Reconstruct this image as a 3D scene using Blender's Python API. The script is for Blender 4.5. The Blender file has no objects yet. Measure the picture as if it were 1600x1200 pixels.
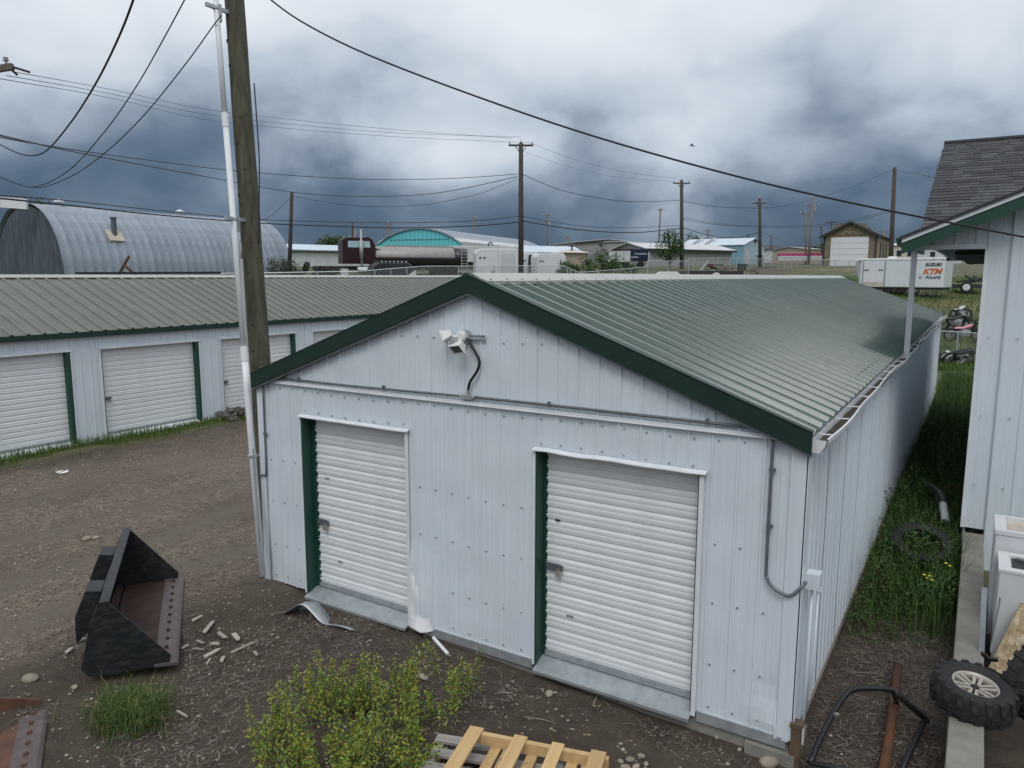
import bpy, math, random
from mathutils import Vector, Matrix, noise
random.seed(7)
R = math.radians
C = bpy.context.scene.collection
scene = bpy.context.scene

# ---------------------------------------------------------------- camera
CAM = Vector((7.6574, -6.2658, 3.9345)); YAW, PITCH, ROLL, FPX = -0.5567, 0.1436, 0.0022, 1169.94
_fw = Vector((math.sin(YAW)*math.cos(PITCH), math.cos(YAW)*math.cos(PITCH), -math.sin(PITCH)))
_r0 = Vector((math.cos(YAW), -math.sin(YAW), 0)); _u0 = _r0.cross(_fw)
_rt = _r0*math.cos(ROLL) + _u0*math.sin(ROLL); _up = _u0*math.cos(ROLL) - _r0*math.sin(ROLL)
cam = bpy.data.cameras.new('camera'); cam.sensor_width = 36; cam.lens = 36*FPX/1600; cam.clip_end = 5000; cam.clip_start = 0.05
cam_o = bpy.data.objects.new('camera', cam); C.objects.link(cam_o)
m = Matrix((_rt, _up, -_fw)).transposed().to_4x4(); m.translation = CAM; cam_o.matrix_world = m
scene.camera = cam_o
def at(u, v, d):                       # photo position and distance -> place in the world
    return CAM + (_fw + _rt*((u-800)/FPX) + _up*((600-v)/FPX))*d
def onz(u, v, z=0.0):
    r = _fw + _rt*((u-800)/FPX) + _up*((600-v)/FPX)
    return CAM + r*((z-CAM.z)/r.z)

# ---------------------------------------------------------------- sky, sun, exposure
SUN_EL, SUN_AZ = R(52), R(158)         # azimuth clockwise from +y : light comes from behind the camera
world = bpy.data.worlds.new('World'); scene.world = world; world.use_nodes = True
nt = world.node_tree; nt.nodes.clear(); N = nt.nodes.new; L = nt.links.new
def math_node(t, op, a, b=None, clamp=False):
    n = t.nodes.new('ShaderNodeMath'); n.operation = op; n.use_clamp = clamp
    for i, x in enumerate((a, b)):
        if x is None: continue
        if isinstance(x, (int, float)): n.inputs[i].default_value = x
        else: t.links.new(x, n.inputs[i])
    return n.outputs[0]
def ramp(t, fac, stops):
    n = t.nodes.new('ShaderNodeValToRGB'); e = n.color_ramp.elements
    while len(e) < len(stops): e.new(0.5)
    for k, (p, c) in zip(e, stops): k.position = p; k.color = (c[0], c[1], c[2], 1) if not isinstance(c, (int, float)) else (c, c, c, 1)
    t.links.new(fac, n.inputs[0]); return n.outputs[0]
def mixc(t, fac, a, b, mode='MIX'):
    n = t.nodes.new('ShaderNodeMix'); n.data_type = 'RGBA'; n.blend_type = mode
    for sock, x in ((n.inputs[0], fac), (n.inputs[6], a), (n.inputs[7], b)):
        if isinstance(x, (int, float)): sock.default_value = x
        elif isinstance(x, tuple): sock.default_value = (x[0], x[1], x[2], 1)
        else: t.links.new(x, sock)
    return n.outputs[2]
tc = N('ShaderNodeTexCoord'); sep = N('ShaderNodeSeparateXYZ'); L(tc.outputs['Generated'], sep.inputs[0])
zc = math_node(nt, 'MAXIMUM', sep.outputs[2], 0.0)
cmb = N('ShaderNodeCombineXYZ'); L(sep.outputs[0], cmb.inputs[0]); L(sep.outputs[1], cmb.inputs[1]); L(math_node(nt, 'MULTIPLY', sep.outputs[2], 1.6), cmb.inputs[2])
def fbm(scale, detail, off, rough=0.55, dist=0.0):
    mp = N('ShaderNodeMapping'); mp.inputs['Location'].default_value = off; L(cmb.outputs[0], mp.inputs[0])
    n = N('ShaderNodeTexNoise'); n.inputs['Scale'].default_value = scale; n.inputs['Detail'].default_value = detail
    n.inputs['Roughness'].default_value = rough; n.inputs['Distortion'].default_value = dist
    L(mp.outputs[0], n.inputs['Vector']); return n.outputs[0]
big = fbm(1.6, 2, (3.1, 1.7, 0.3), 0.45); mid = fbm(4.2, 7, (7.3, 2.2, 0.9), 0.56, 0.3)
# a dark storm base low down under a paler, lumpy deck
def dev(x, k): return math_node(nt, 'MULTIPLY', math_node(nt, 'SUBTRACT', x, 0.5), k)
fine = fbm(11, 5, (2.7, 5.2, 1.1), 0.55, 0.1)
def puff(scale, off, detail=1.0):                       # rounded cauliflower lobes
    wv = N('ShaderNodeTexNoise'); wv.inputs['Scale'].default_value = 5.0; wv.inputs['Detail'].default_value = 4; L(cmb.outputs[0], wv.inputs['Vector'])
    ad = N('ShaderNodeVectorMath'); ad.operation = 'MULTIPLY_ADD'; L(wv.outputs['Color'], ad.inputs[0]); ad.inputs[1].default_value = (0.22, 0.22, 0.22); L(cmb.outputs[0], ad.inputs[2])
    mp = N('ShaderNodeMapping'); mp.inputs['Location'].default_value = off; L(ad.outputs[0], mp.inputs[0])
    v = N('ShaderNodeTexVoronoi'); v.feature = 'F1'; v.inputs['Scale'].default_value = scale; v.inputs['Detail'].default_value = detail; v.inputs['Roughness'].default_value = 0.5; L(mp.outputs[0], v.inputs['Vector'])
    return math_node(nt, 'SUBTRACT', 1.0, v.outputs['Distance'])
lobes = puff(3.6, (2.0, 0.4, 0.0))
el = math_node(nt, 'ADD', math_node(nt, 'ADD', math_node(nt, 'ADD', zc, 0.03), dev(fine, 0.05)), math_node(nt, 'ADD', math_node(nt, 'ADD', dev(mid, 0.22), dev(lobes, 0.16)), dev(big, 0.16)))
deck = ramp(nt, el, [(0.0, (0.054, 0.088, 0.145)), (0.045, (0.076, 0.120, 0.185)), (0.085, (0.128, 0.178, 0.250)), (0.13, (0.265, 0.325, 0.405)), (0.18, (0.44, 0.51, 0.595)), (0.25, (0.62, 0.675, 0.74)), (0.35, (0.73, 0.775, 0.83)), (1.0, (0.80, 0.83, 0.87))])
sky = N('ShaderNodeTexSky'); sky.sky_type = 'NISHITA'; sky.sun_disc = False; sky.sun_elevation = SUN_EL; sky.sun_rotation = SUN_AZ
bg1 = N('ShaderNodeBackground'); L(sky.outputs[0], bg1.inputs[0]); bg1.inputs[1].default_value = 0.05
bg2 = N('ShaderNodeBackground'); L(deck, bg2.inputs[0]); bg2.inputs[1].default_value = 1.0
mx = N('ShaderNodeMixShader'); mx.inputs[0].default_value = 0.93; L(bg1.outputs[0], mx.inputs[1]); L(bg2.outputs[0], mx.inputs[2])
world.cycles.sampling_method = 'MANUAL'; world.cycles.sample_map_resolution = 256
wo = N('ShaderNodeOutputWorld'); L(mx.outputs[0], wo.inputs[0])
sun = bpy.data.lights.new('sun', 'SUN'); sun.energy = 0.9; sun.angle = R(25); sun.color = (1.0, 0.97, 0.93)
sun_o = bpy.data.objects.new('sun', sun); C.objects.link(sun_o)
sd = Vector((math.sin(SUN_AZ)*math.cos(SUN_EL), math.cos(SUN_AZ)*math.cos(SUN_EL), math.sin(SUN_EL)))
sun_o.rotation_euler = sd.to_track_quat('Z', 'Y').to_euler(); sun_o.location = (0, -20, 40)
scene.view_settings.view_transform = 'Standard'; scene.view_settings.look = 'None'; scene.view_settings.gamma = 1; scene.view_settings.exposure = 0.20
scene.view_settings.use_curve_mapping = False
scene.cycles.max_bounces = 5; scene.cycles.diffuse_bounces = 3; scene.cycles.glossy_bounces = 2; scene.cycles.transmission_bounces = 2; scene.cycles.transparent_max_bounces = 8

# ---------------------------------------------------------------- materials
MATS = {}
def pbr(name, c1, c2=None, scale=6, rough=0.6, metal=0.0, bump=0.0, bscale=40, stretch=(1, 1, 1), lo=0.35, hi=0.65, stain=None, sscale=1.2, slo=0.58, shi=0.72, vary=0.0, spec=0.5, attr=None, bstretch=None, rvar=0.0):
    mt = bpy.data.materials.new(name); mt.use_nodes = True; t = mt.node_tree; b = t.nodes['Principled BSDF']
    co = t.nodes.new('ShaderNodeTexCoord')
    def nz(sc, st, det=6, rgh=0.6):
        mp = t.nodes.new('ShaderNodeMapping'); mp.inputs['Scale'].default_value = st
        t.links.new(co.outputs['Object'], mp.inputs[0])
        n = t.nodes.new('ShaderNodeTexNoise'); n.inputs['Scale'].default_value = sc; n.inputs['Detail'].default_value = det; n.inputs['Roughness'].default_value = rgh
        t.links.new(mp.outputs[0], n.inputs['Vector']); return n.outputs[0]
    f = None
    if attr:
        a = t.nodes.new('ShaderNodeAttribute'); a.attribute_name = attr; col = a.outputs['Color']
        if c2: col = mixc(t, ramp(t, nz(scale, stretch), [(lo, 0.0), (hi, 1.0)]), col, c2, 'MULTIPLY')
    elif c2:
        f = ramp(t, nz(scale, stretch), [(lo, 0.0), (hi, 1.0)]); col = mixc(t, f, c1, c2)
    else: col = c1
    if stain: col = mixc(t, ramp(t, nz(sscale, (1, 1, 1), 8, 0.7), [(slo, 0.0), (shi, 1.0)]), col, stain)
    if vary:
        oi = t.nodes.new('ShaderNodeObjectInfo'); hs = t.nodes.new('ShaderNodeHueSaturation')
        t.links.new(math_node(t, 'ADD', math_node(t, 'MULTIPLY', oi.outputs['Random'], 2*vary), 1-vary), hs.inputs['Value'])
        if isinstance(col, tuple): hs.inputs['Color'].default_value = (*col, 1)
        else: t.links.new(col, hs.inputs['Color'])
        col = hs.outputs[0]
    if isinstance(col, tuple): b.inputs['Base Color'].default_value = (*col, 1)
    else: t.links.new(col, b.inputs['Base Color'])
    b.inputs['Metallic'].default_value = metal; b.inputs['Specular IOR Level'].default_value = spec
    if rvar:
        t.links.new(math_node(t, 'ADD', math_node(t, 'MULTIPLY', nz(scale*0.7, stretch), rvar), rough-rvar/2), b.inputs['Roughness'])
    else: b.inputs['Roughness'].default_value = rough
    if bump:
        bp = t.nodes.new('ShaderNodeBump'); bp.inputs['Strength'].default_value = 1.0; bp.inputs['Distance'].default_value = bump
        t.links.new(nz(bscale, bstretch or stretch), bp.inputs['Height']); t.links.new(bp.outputs[0], b.inputs['Normal'])
    MATS[name] = mt; return mt
pbr('siding', (0.675, 0.74, 0.795), (0.625, 0.69, 0.745), 30, 0.42, vary=0.025, bump=0.0006, bscale=60, stretch=(1, 1, 0.02), stain=(0.63, 0.67, 0.69), sscale=0.9, slo=0.5, shi=0.8)
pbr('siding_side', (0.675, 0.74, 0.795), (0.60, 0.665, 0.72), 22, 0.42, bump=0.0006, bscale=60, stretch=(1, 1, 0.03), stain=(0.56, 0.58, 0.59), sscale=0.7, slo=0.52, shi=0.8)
pbr('white_trim', (0.76, 0.79, 0.82), (0.66, 0.69, 0.72), 4, 0.4, stain=(0.5, 0.5, 0.48), sscale=3, slo=0.62, shi=0.85)
pbr('white_metal', (0.78, 0.80, 0.82), (0.70, 0.72, 0.74), 3, 0.4)
pbr('door', (0.76, 0.785, 0.80), (0.70, 0.725, 0.74), 3, 0.40, stretch=(1, 1, 2), stain=(0.64, 0.63, 0.60), sscale=1.5, slo=0.58, shi=0.8, vary=0.03)
pbr('green', (0.006, 0.026, 0.019), (0.008, 0.034, 0.025), 3, 0.45, stain=(0.02, 0.045, 0.038), sscale=3, slo=0.68, shi=0.8)
pbr('green_bright', (0.008, 0.050, 0.034), (0.012, 0.062, 0.044), 3, 0.5)
pbr('roof', (0.046, 0.082, 0.069), (0.062, 0.094, 0.080), 1.1, 0.18, stain=(0.10, 0.12, 0.106), sscale=2.6, slo=0.5, shi=0.78, vary=0.12, rvar=0.08, spec=0.6)
pbr('roof_left', (0.095, 0.108, 0.088), (0.12, 0.13, 0.108), 1.1, 0.30, stain=(0.085, 0.095, 0.08), sscale=1.3, slo=0.5, shi=0.75, vary=0.05, spec=0.55)
pbr('ridge_cap', (0.36, 0.385, 0.35), (0.42, 0.44, 0.40), 2, 0.4, vary=0.05)
pbr('galv', (0.40, 0.44, 0.47), (0.52, 0.56, 0.58), 9, 0.42, 0.55, stain=(0.33, 0.35, 0.36), sscale=4, rvar=0.2)
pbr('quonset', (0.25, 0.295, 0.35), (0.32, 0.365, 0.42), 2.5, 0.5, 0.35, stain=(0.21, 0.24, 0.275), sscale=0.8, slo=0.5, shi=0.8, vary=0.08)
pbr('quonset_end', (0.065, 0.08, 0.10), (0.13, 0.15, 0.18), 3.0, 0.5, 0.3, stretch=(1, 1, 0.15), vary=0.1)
pbr('conduit', (0.13, 0.155, 0.17), (0.18, 0.205, 0.22), 8, 0.45, 0.4)
pbr('cast_grey', (0.42, 0.44, 0.44), (0.34, 0.36, 0.36), 12, 0.5, 0.3)
pbr('concrete', (0.27, 0.255, 0.225), (0.20, 0.19, 0.165), 5, 0.9, bump=0.004, bscale=30, stain=(0.14, 0.125, 0.10), sscale=2)
pbr('pole_wood', (0.055, 0.053, 0.036), (0.11, 0.108, 0.068), 14, 0.9, stretch=(1, 1, 0.06), bump=0.010, bscale=18, stain=(0.035, 0.03, 0.022), sscale=5, slo=0.6, shi=0.75)
pbr('pole_dark', (0.045, 0.036, 0.030), (0.075, 0.062, 0.052), 10, 0.9, stretch=(1, 1, 0.05), vary=0.2)
pbr('pole_grey', (0.14, 0.115, 0.10), (0.19, 0.165, 0.145), 10, 0.9, stretch=(1, 1, 0.05), vary=0.2)
pbr('black_plastic', (0.012, 0.013, 0.015), None, rough=0.45)
pbr('wire', (0.014, 0.015, 0.018), None, rough=0.6)
pbr('wire_thin', (0.06, 0.065, 0.07), None, rough=0.6)
pbr('steel_black', (0.014, 0.017, 0.020), (0.045, 0.048, 0.05), 7, 0.5, 0.2, stain=(0.10, 0.075, 0.055), sscale=4, slo=0.58, shi=0.8, stretch=(1, 1, 3), lo=0.45, hi=0.75, bump=0.002, bscale=20)
pbr('steel_inside', (0.075, 0.038, 0.026), (0.040, 0.024, 0.02), 5, 0.75, 0.1, stain=(0.11, 0.055, 0.034), sscale=3)
pbr('steel_edge', (0.15, 0.125, 0.13), (0.11, 0.085, 0.08), 12, 0.6, 0.3, stain=(0.16, 0.09, 0.06), sscale=6)
pbr('rust', (0.155, 0.075, 0.045), (0.085, 0.046, 0.032), 6, 0.85, bump=0.002, bscale=50, stain=(0.20, 0.115, 0.075), sscale=4)
pbr('rust_pipe', (0.13, 0.052, 0.024), (0.085, 0.036, 0.02), 9, 0.85, bump=0.002, bscale=60)
pbr('pallet_new', (0.50, 0.33, 0.15), (0.62, 0.44, 0.22), 14, 0.8, stretch=(1, 0.06, 1), bump=0.002, stain=(0.20, 0.125, 0.075), sscale=5, slo=0.6, shi=0.7, vary=0.14)
pbr('pallet_old', (0.25, 0.235, 0.22), (0.36, 0.34, 0.325), 16, 0.9, stretch=(0.06, 1, 1), bump=0.003, stain=(0.13, 0.12, 0.11), sscale=5, slo=0.6, shi=0.75, vary=0.15)
pbr('wood_scrap', (0.33, 0.30, 0.255), (0.44, 0.40, 0.345), 14, 0.9, stretch=(0.2, 1, 1), vary=0.25)
pbr('wood_brown', (0.14, 0.09, 0.055), (0.09, 0.06, 0.04), 14, 0.9, vary=0.2)
pbr('osb', (0.46, 0.36, 0.22), (0.27, 0.19, 0.10), 22, 0.85, stain=(0.60, 0.52, 0.38), sscale=16, slo=0.5, shi=0.6)
pbr('rubber', (0.014, 0.014, 0.015), (0.026, 0.025, 0.024), 14, 0.8, bump=0.002, stain=(0.06, 0.052, 0.045), sscale=5, slo=0.58, shi=0.8)
pbr('alloy', (0.52, 0.48, 0.42), (0.42, 0.38, 0.33), 8, 0.4, 0.5)
pbr('lamp_white', (0.82, 0.82, 0.80), (0.74, 0.74, 0.72), 8, 0.4)
pbr('lens_dark', (0.10, 0.11, 0.11), None, rough=0.15)
pbr('glass_dark', (0.03, 0.04, 0.05), None, rough=0.08)
pbr('shingle', (0.105, 0.108, 0.115), (0.065, 0.068, 0.074), 40, 0.95, bump=0.003, bscale=250, vary=0.45)
pbr('debris', (0.075, 0.06, 0.045), (0.035, 0.03, 0.024), 12, 0.95, bump=0.01, bscale=30)
pbr('stone', (0.33, 0.285, 0.225), (0.24, 0.20, 0.155), 6, 0.85, bump=0.003, vary=0.25)
pbr('gravel', (1, 1, 1), None, rough=0.9, attr='Col')
pbr('leaf', (1, 1, 1), None, rough=0.55, attr='Col', spec=0.25)
pbr('bark', (0.10, 0.08, 0.06), (0.16, 0.13, 0.10), 20, 0.9)
pbr('appliance', (0.66, 0.68, 0.69), (0.60, 0.62, 0.63), 3, 0.45, stain=(0.40, 0.33, 0.25), sscale=3, slo=0.66, shi=0.85)
pbr('dirty_white', (0.60, 0.57, 0.50), (0.45, 0.38, 0.30), 4, 0.6)
pbr('maroon', (0.032, 0.006, 0.008), (0.024, 0.005, 0.007), 3, 0.3)
pbr('chrome', (0.60, 0.62, 0.64), None, rough=0.22, metal=0.9)
pbr('tank_steel', (0.36, 0.35, 0.33), (0.29, 0.28, 0.265), 2, 0.5, 0.2)
pbr('tank_dark', (0.020, 0.022, 0.026), (0.032, 0.034, 0.038), 3, 0.3)
pbr('tank_under', (0.06, 0.055, 0.05), (0.035, 0.032, 0.03), 3, 0.7)
pbr('turquoise', (0.12, 0.52, 0.57), (0.15, 0.57, 0.62), 3, 0.5)
pbr('pale_blue_wall', (0.20, 0.36, 0.44), (0.23, 0.40, 0.48), 3, 0.5, vary=0.06)
pbr('pale_blue_end', (0.38, 0.52, 0.60), (0.42, 0.56, 0.64), 3, 0.5)
pbr('pale_roof', (0.50, 0.60, 0.68), (0.58, 0.67, 0.74), 2, 0.4, vary=0.05)
pbr('far_white', (0.62, 0.64, 0.65), (0.52, 0.54, 0.55), 1.5, 0.6, stain=(0.42, 0.42, 0.41), sscale=0.8)
pbr('far_grey', (0.27, 0.28, 0.28), (0.31, 0.32, 0.32), 2, 0.7)
pbr('far_dark', (0.03, 0.032, 0.036), None, rough=0.6)
pbr('block_wall', (0.40, 0.40, 0.40), (0.31, 0.31, 0.31), 3, 0.9, stain=(0.24, 0.24, 0.25), sscale=1.5)
pbr('beige', (0.36, 0.30, 0.235), (0.40, 0.335, 0.265), 3, 0.6)
pbr('beige_roof', (0.56, 0.50, 0.44), (0.60, 0.55, 0.49), 3, 0.6)
pbr('old_board', (0.10, 0.085, 0.065), (0.30, 0.25, 0.16), 5, 0.9, stretch=(0.4, 0.4, 3), lo=0.42, hi=0.58, stain=(0.05, 0.042, 0.035), sscale=2)
pbr('old_tan', (0.36, 0.30, 0.19), (0.22, 0.18, 0.115), 4, 0.9, stain=(0.12, 0.10, 0.07), sscale=1.4)
pbr('van_white', (0.72, 0.74, 0.76), (0.66, 0.68, 0.70), 1.5, 0.35)
pbr('navy', (0.012, 0.022, 0.06), (0.016, 0.03, 0.075), 2, 0.4)
pbr('magenta', (0.50, 0.03, 0.17), None, rough=0.5)
pbr('pink', (0.62, 0.25, 0.30), None, rough=0.5)
pbr('red', (0.16, 0.02, 0.02), None, rough=0.6)
pbr('print_black', (0.015, 0.015, 0.02), None, rough=0.5)
pbr('print_orange', (0.62, 0.15, 0.03), None, rough=0.5)
pbr('print_blue', (0.03, 0.04, 0.12), None, rough=0.5)
pbr('trailer_white', (0.70, 0.73, 0.75), (0.64, 0.67, 0.69), 1.2, 0.4, stain=(0.56, 0.56, 0.53), sscale=1.1)
pbr('tarp_dark', (0.018, 0.020, 0.020), (0.028, 0.03, 0.03), 6, 0.8)
pbr('lumber_grey', (0.16, 0.14, 0.125), (0.23, 0.21, 0.19), 9, 0.9, vary=0.3)
pbr('insulator', (0.45, 0.47, 0.48), None, rough=0.3)
pbr('flower', (0.75, 0.60, 0.06), None, rough=0.6)
pbr('rubble', (0.16, 0.15, 0.14), (0.06, 0.055, 0.05), 7, 0.95, bump=0.02, bscale=14)
# chain-link : diamond wire pattern, open between the wires
mt = bpy.data.materials.new('chain_link'); mt.use_nodes = True; t = mt.node_tree; b = t.nodes['Principled BSDF']
b.inputs['Base Color'].default_value = (0.30, 0.33, 0.33, 1); b.inputs['Metallic'].default_value = 0.5; b.inputs['Roughness'].default_value = 0.5
co = t.nodes.new('ShaderNodeTexCoord'); sp = t.nodes.new('ShaderNodeSeparateXYZ'); t.links.new(co.outputs['Object'], sp.inputs[0])
def diag(sgn):
    s = math_node(t, 'ADD', sp.outputs[0], math_node(t, 'MULTIPLY', sp.outputs[2], sgn))
    fr = math_node(t, 'FRACT', math_node(t, 'ADD', math_node(t, 'MULTIPLY', s, 13.0), 500.0))
    return math_node(t, 'LESS_THAN', fr, 0.10)
hit = math_node(t, 'MAXIMUM', diag(1.0), diag(-1.0))
tr = t.nodes.new('ShaderNodeBsdfTransparent'); ms = t.nodes.new('ShaderNodeMixShader')
t.links.new(hit, ms.inputs[0]); t.links.new(tr.outputs[0], ms.inputs[1]); t.links.new(b.outputs[0], ms.inputs[2]); t.links.new(ms.outputs[0], t.nodes['Material Output'].inputs[0])
MATS['chain_link'] = mt

# ---------------------------------------------------------------- mesh helpers
class MB:
    def __init__(s): s.v = []; s.f = []; s.c = []; s.col = None
    def add(s, vs, fs):
        o = len(s.v); s.v += [tuple(p) for p in vs]; s.f += [tuple(i+o for i in f) for f in fs]
        if s.col is not None: s.c += [s.col]*len(fs)
        return s
    def box(s, x0, x1, y0, y1, z0, z1):
        return s.add([(x0,y0,z0),(x1,y0,z0),(x1,y1,z0),(x0,y1,z0),(x0,y0,z1),(x1,y0,z1),(x1,y1,z1),(x0,y1,z1)], [(0,3,2,1),(4,5,6,7),(0,1,5,4),(1,2,6,5),(2,3,7,6),(3,0,4,7)])
    def bar(s, p, q, w, h, up=Vector((0,0,1))):          # rectangular bar from p to q
        p = Vector(p); q = Vector(q); d = (q-p).normalized(); sd = d.cross(up)
        if sd.length < 1e-4: sd = Vector((1,0,0))
        sd.normalize(); u = sd.cross(d); vs = []
        for e in (p, q):
            for a, b in ((-1,-1),(1,-1),(1,1),(-1,1)): vs.append(e + sd*(a*w/2) + u*(b*h/2))
        return s.add(vs, [(0,1,2,3),(7,6,5,4),(0,4,5,1),(1,5,6,2),(2,6,7,3),(3,7,4,0)])
    def tube(s, pts, r, n=8, cap=True):
        pts = [Vector(p) for p in pts]; rs = r if isinstance(r, (list, tuple)) else [r]*len(pts); vs = []; fs = []
        ref = None
        for i, p in enumerate(pts):
            d = (pts[min(i+1, len(pts)-1)] - pts[max(i-1, 0)]).normalized()
            if ref is None: ref = Vector((0,0,1)) if abs(d.z) < 0.9 else Vector((1,0,0))
            a = d.cross(ref).normalized(); b2 = a.cross(d); ref = b2
            for k in range(n):
                t_ = 2*math.pi*k/n; vs.append(p + (a*math.cos(t_) + b2*math.sin(t_))*rs[i])
        for i in range(len(pts)-1):
            for k in range(n): fs.append((i*n+k, i*n+(k+1) % n, (i+1)*n+(k+1) % n, (i+1)*n+k))
        if cap: fs += [tuple(range(n-1, -1, -1)), tuple((len(pts)-1)*n+k for k in range(n))]
        return s.add(vs, fs)
    def prism(s, poly, axis, a, b):                      # polygon (2D) extruded along an axis from a to b
        f = {'y': lambda p, t: (p[0], t, p[1]), 'x': lambda p, t: (t, p[0], p[1]), 'z': lambda p, t: (p[0], p[1], t)}[axis]
        n = len(poly); vs = [f(p, a) for p in poly] + [f(p, b) for p in poly]
        return s.add(vs, [tuple(range(n)), tuple(range(2*n-1, n-1, -1))] + [(i, i+n, (i+1) % n+n, (i+1) % n) for i in range(n)])
    def lathe(s, prof, n=24, M=None, closed=False):       # prof: (r, z)
        vs = []; k = len(prof)
        for i in range(n):
            t_ = 2*math.pi*i/n
            for r, z in prof:
                p = Vector((r*math.cos(t_), r*math.sin(t_), z)); vs.append(M @ p if M else p)
        fs = []
        for i in range(n):
            j = (i+1) % n
            for a in range(k if closed else k-1): b2 = (a+1) % k; fs.append((i*k+a, j*k+a, j*k+b2, i*k+b2))
        return s.add(vs, fs)
    def quad(s, a, b, c, d): return s.add([a, b, c, d], [(0,1,2,3)])
    def build(s, name, mat, parent=None, smooth=False, loc=None, rot=None, bevel=0):
        me = bpy.data.meshes.new(name); me.from_pydata(s.v, [], s.f); me.update()
        if s.c:
            ca = me.color_attributes.new('Col', 'FLOAT_COLOR', 'CORNER'); buf = []
            for p, c in zip(me.polygons, s.c): buf += list((*c, 1.0))*p.loop_total
            ca.data.foreach_set('color', buf)
        me.materials.append(MATS[mat])
        if smooth: me.polygons.foreach_set('use_smooth', [True]*len(me.polygons))
        o = bpy.data.objects.new(name, me); C.objects.link(o)
        if parent: o.parent = parent
        if loc is not None: o.location = loc
        if rot is not None: o.rotation_euler = rot
        if bevel:
            bm = o.modifiers.new('bevel', 'BEVEL'); bm.width = bevel; bm.segments = 2; bm.limit_method = 'ANGLE'
        return o
def copy_of(o, parent=None, loc=None, rot=None):
    c = o.copy(); C.objects.link(c)
    if parent is not None: c.parent = parent
    if loc is not None: c.location = loc
    if rot is not None: c.rotation_euler = rot
    return c
def copy_tree(o, parent=None):
    c = o.copy(); C.objects.link(c); c.parent = parent
    for ch in list(o.children): copy_tree(ch, c)
    return c
def tag(o, label, cat, group=None):
    o['label'] = label; o['category'] = cat
    if group: o['group'] = group
    return o
def thing(name, label, cat, loc=(0,0,0), rz=0.0, group=None, rot=None):
    o = bpy.data.objects.new(name, None); C.objects.link(o); o.location = loc; o.rotation_euler = rot or (0,0,rz)
    o.empty_display_size = 0.3
    return tag(o, label, cat, group)
def kind(o, k): o['kind'] = k; return o
def smoothstep(a, b, x):
    t_ = max(0.0, min(1.0, (x-a)/(b-a))); return t_*t_*(3-2*t_)
def box_obj(name, mat, parent, *b, **k): return MB().box(*b).build(name, mat, parent, **k)

# ================================================================ ground
def lerp_pts(pts, x):
    if x <= pts[0][0]: return pts[0][1]
    for (a, va), (b, vb) in zip(pts, pts[1:]):
        if x <= b: return va + (vb-va)*(x-a)/(b-a)
    return pts[-1][1]
RISE = [(30, 0.0), (34, 0.35), (40, 1.35), (46, 2.35), (52, 3.05), (58, 3.5), (66, 3.92), (85, 4.75), (110, 5.5), (200, 7.7), (400, 12.2), (800, 21.2), (1600, 39.0)]
def depth_of(x, y): return (x-CAM.x)*math.sin(YAW) + (y-CAM.y)*math.cos(YAW)
def ground_z(x, y, fine=True):
    s = depth_of(x, y)
    z = lerp_pts(RISE, s)
    z += (-0.17*smoothstep(2.0, 6.3, x) - 0.09*smoothstep(0.1, 1.0, x)*(1-smoothstep(2.0, 6.0, x)*0.6))*(1-smoothstep(18, 28, y))
    if fine and s < 45 and y < 30:
        near = 1 - smoothstep(30, 45, s)
        z += near*(0.030*noise.noise((x*0.7, y*0.7, 1.3)) + 0.012*noise.noise((x*2.6, y*2.6, 4.0)))
        if x < 0.5:                                    # wheel ruts along the yard lane
            for c in (-2.6, -4.3): z += near*-0.035*math.exp(-((x - c - 0.25*noise.noise((0, y*0.3, 7)))/0.28)**2)
    return z
def axis(segs):
    out = []
    for a, b, st in segs:
        n = max(1, round((b-a)/st)); out += [a + (b-a)*i/n for i in range(n)]
    return out + [segs[-1][1]]
xs = axis([(-2500, -400, 300), (-400, -120, 40), (-120, -40, 8), (-40, -12, 1.5), (-12, 9.5, 0.10), (9.5, 20, 0.8), (20, 120, 12), (120, 900, 130)])
ys = axis([(-300, -40, 65), (-40, -8, 4), (-8, -4.5, 0.3), (-4.5, 8, 0.10), (8, 50, 0.7), (50, 130, 4), (130, 500, 37), (500, 2400, 190)])
nx, ny = len(xs), len(ys)
verts = [(x, y, ground_z(x, y)) for y in ys for x in xs]
faces = [(j*nx+i, j*nx+i+1, (j+1)*nx+i+1, (j+1)*nx+i) for j in range(ny-1) for i in range(nx-1)]
gm = bpy.data.meshes.new('ground'); gm.from_pydata(verts, [], faces); gm.update()
def masks(x, y):
    s = depth_of(x, y); n = noise.noise((x*0.5, y*0.5, 9.0)); n2 = noise.noise((x*1.7, y*1.7, 3.0))
    grass = smoothstep(28.5, 31.5, s + 1.5*n)
    if x > 6.4: grass = max(grass, smoothstep(3.0, 4.6, y + 0.8*n2)*0.9)
    grass = max(grass, smoothstep(-8.7, -9.4, x + 0.45*n + 0.25*n2)*smoothstep(9.5, 7.5, y)*0.75)
    grass = max(grass, 0.0)
    lane = smoothstep(0.3, -0.6, x - 0.28*(y+1) + 0.5*n)*smoothstep(-9.2, -8.2, x + 0.4*n2)
    gravel = lane*(0.80 + 1.3*noise.noise((x*0.35 - y*0.08, y*0.16, 2.0)) + 0.35*n2)
    if s > 60: grass *= 0.75 + 0.5*noise.noise((x*0.04, y*0.04, 1))
    tr = 0.0
    for c, wd in ((-1.2, 0.35), (-2.7, 0.30), (-4.4, 0.32), (-6.3, 0.30)):
        cc = c + 0.45*noise.noise((c, y*0.22, 7)); tr = max(tr, math.exp(-((x-cc)/wd)**2))
    gravel *= 1 - 0.8*tr
    wet = max(smoothstep(0.2, 0.5, noise.noise((x*0.55 + 3, y*0.35, 5.5))), tr)*lane
    return (max(0, min(1, grass)), max(0, min(1, gravel)), max(0, min(1, wet)))
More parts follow.
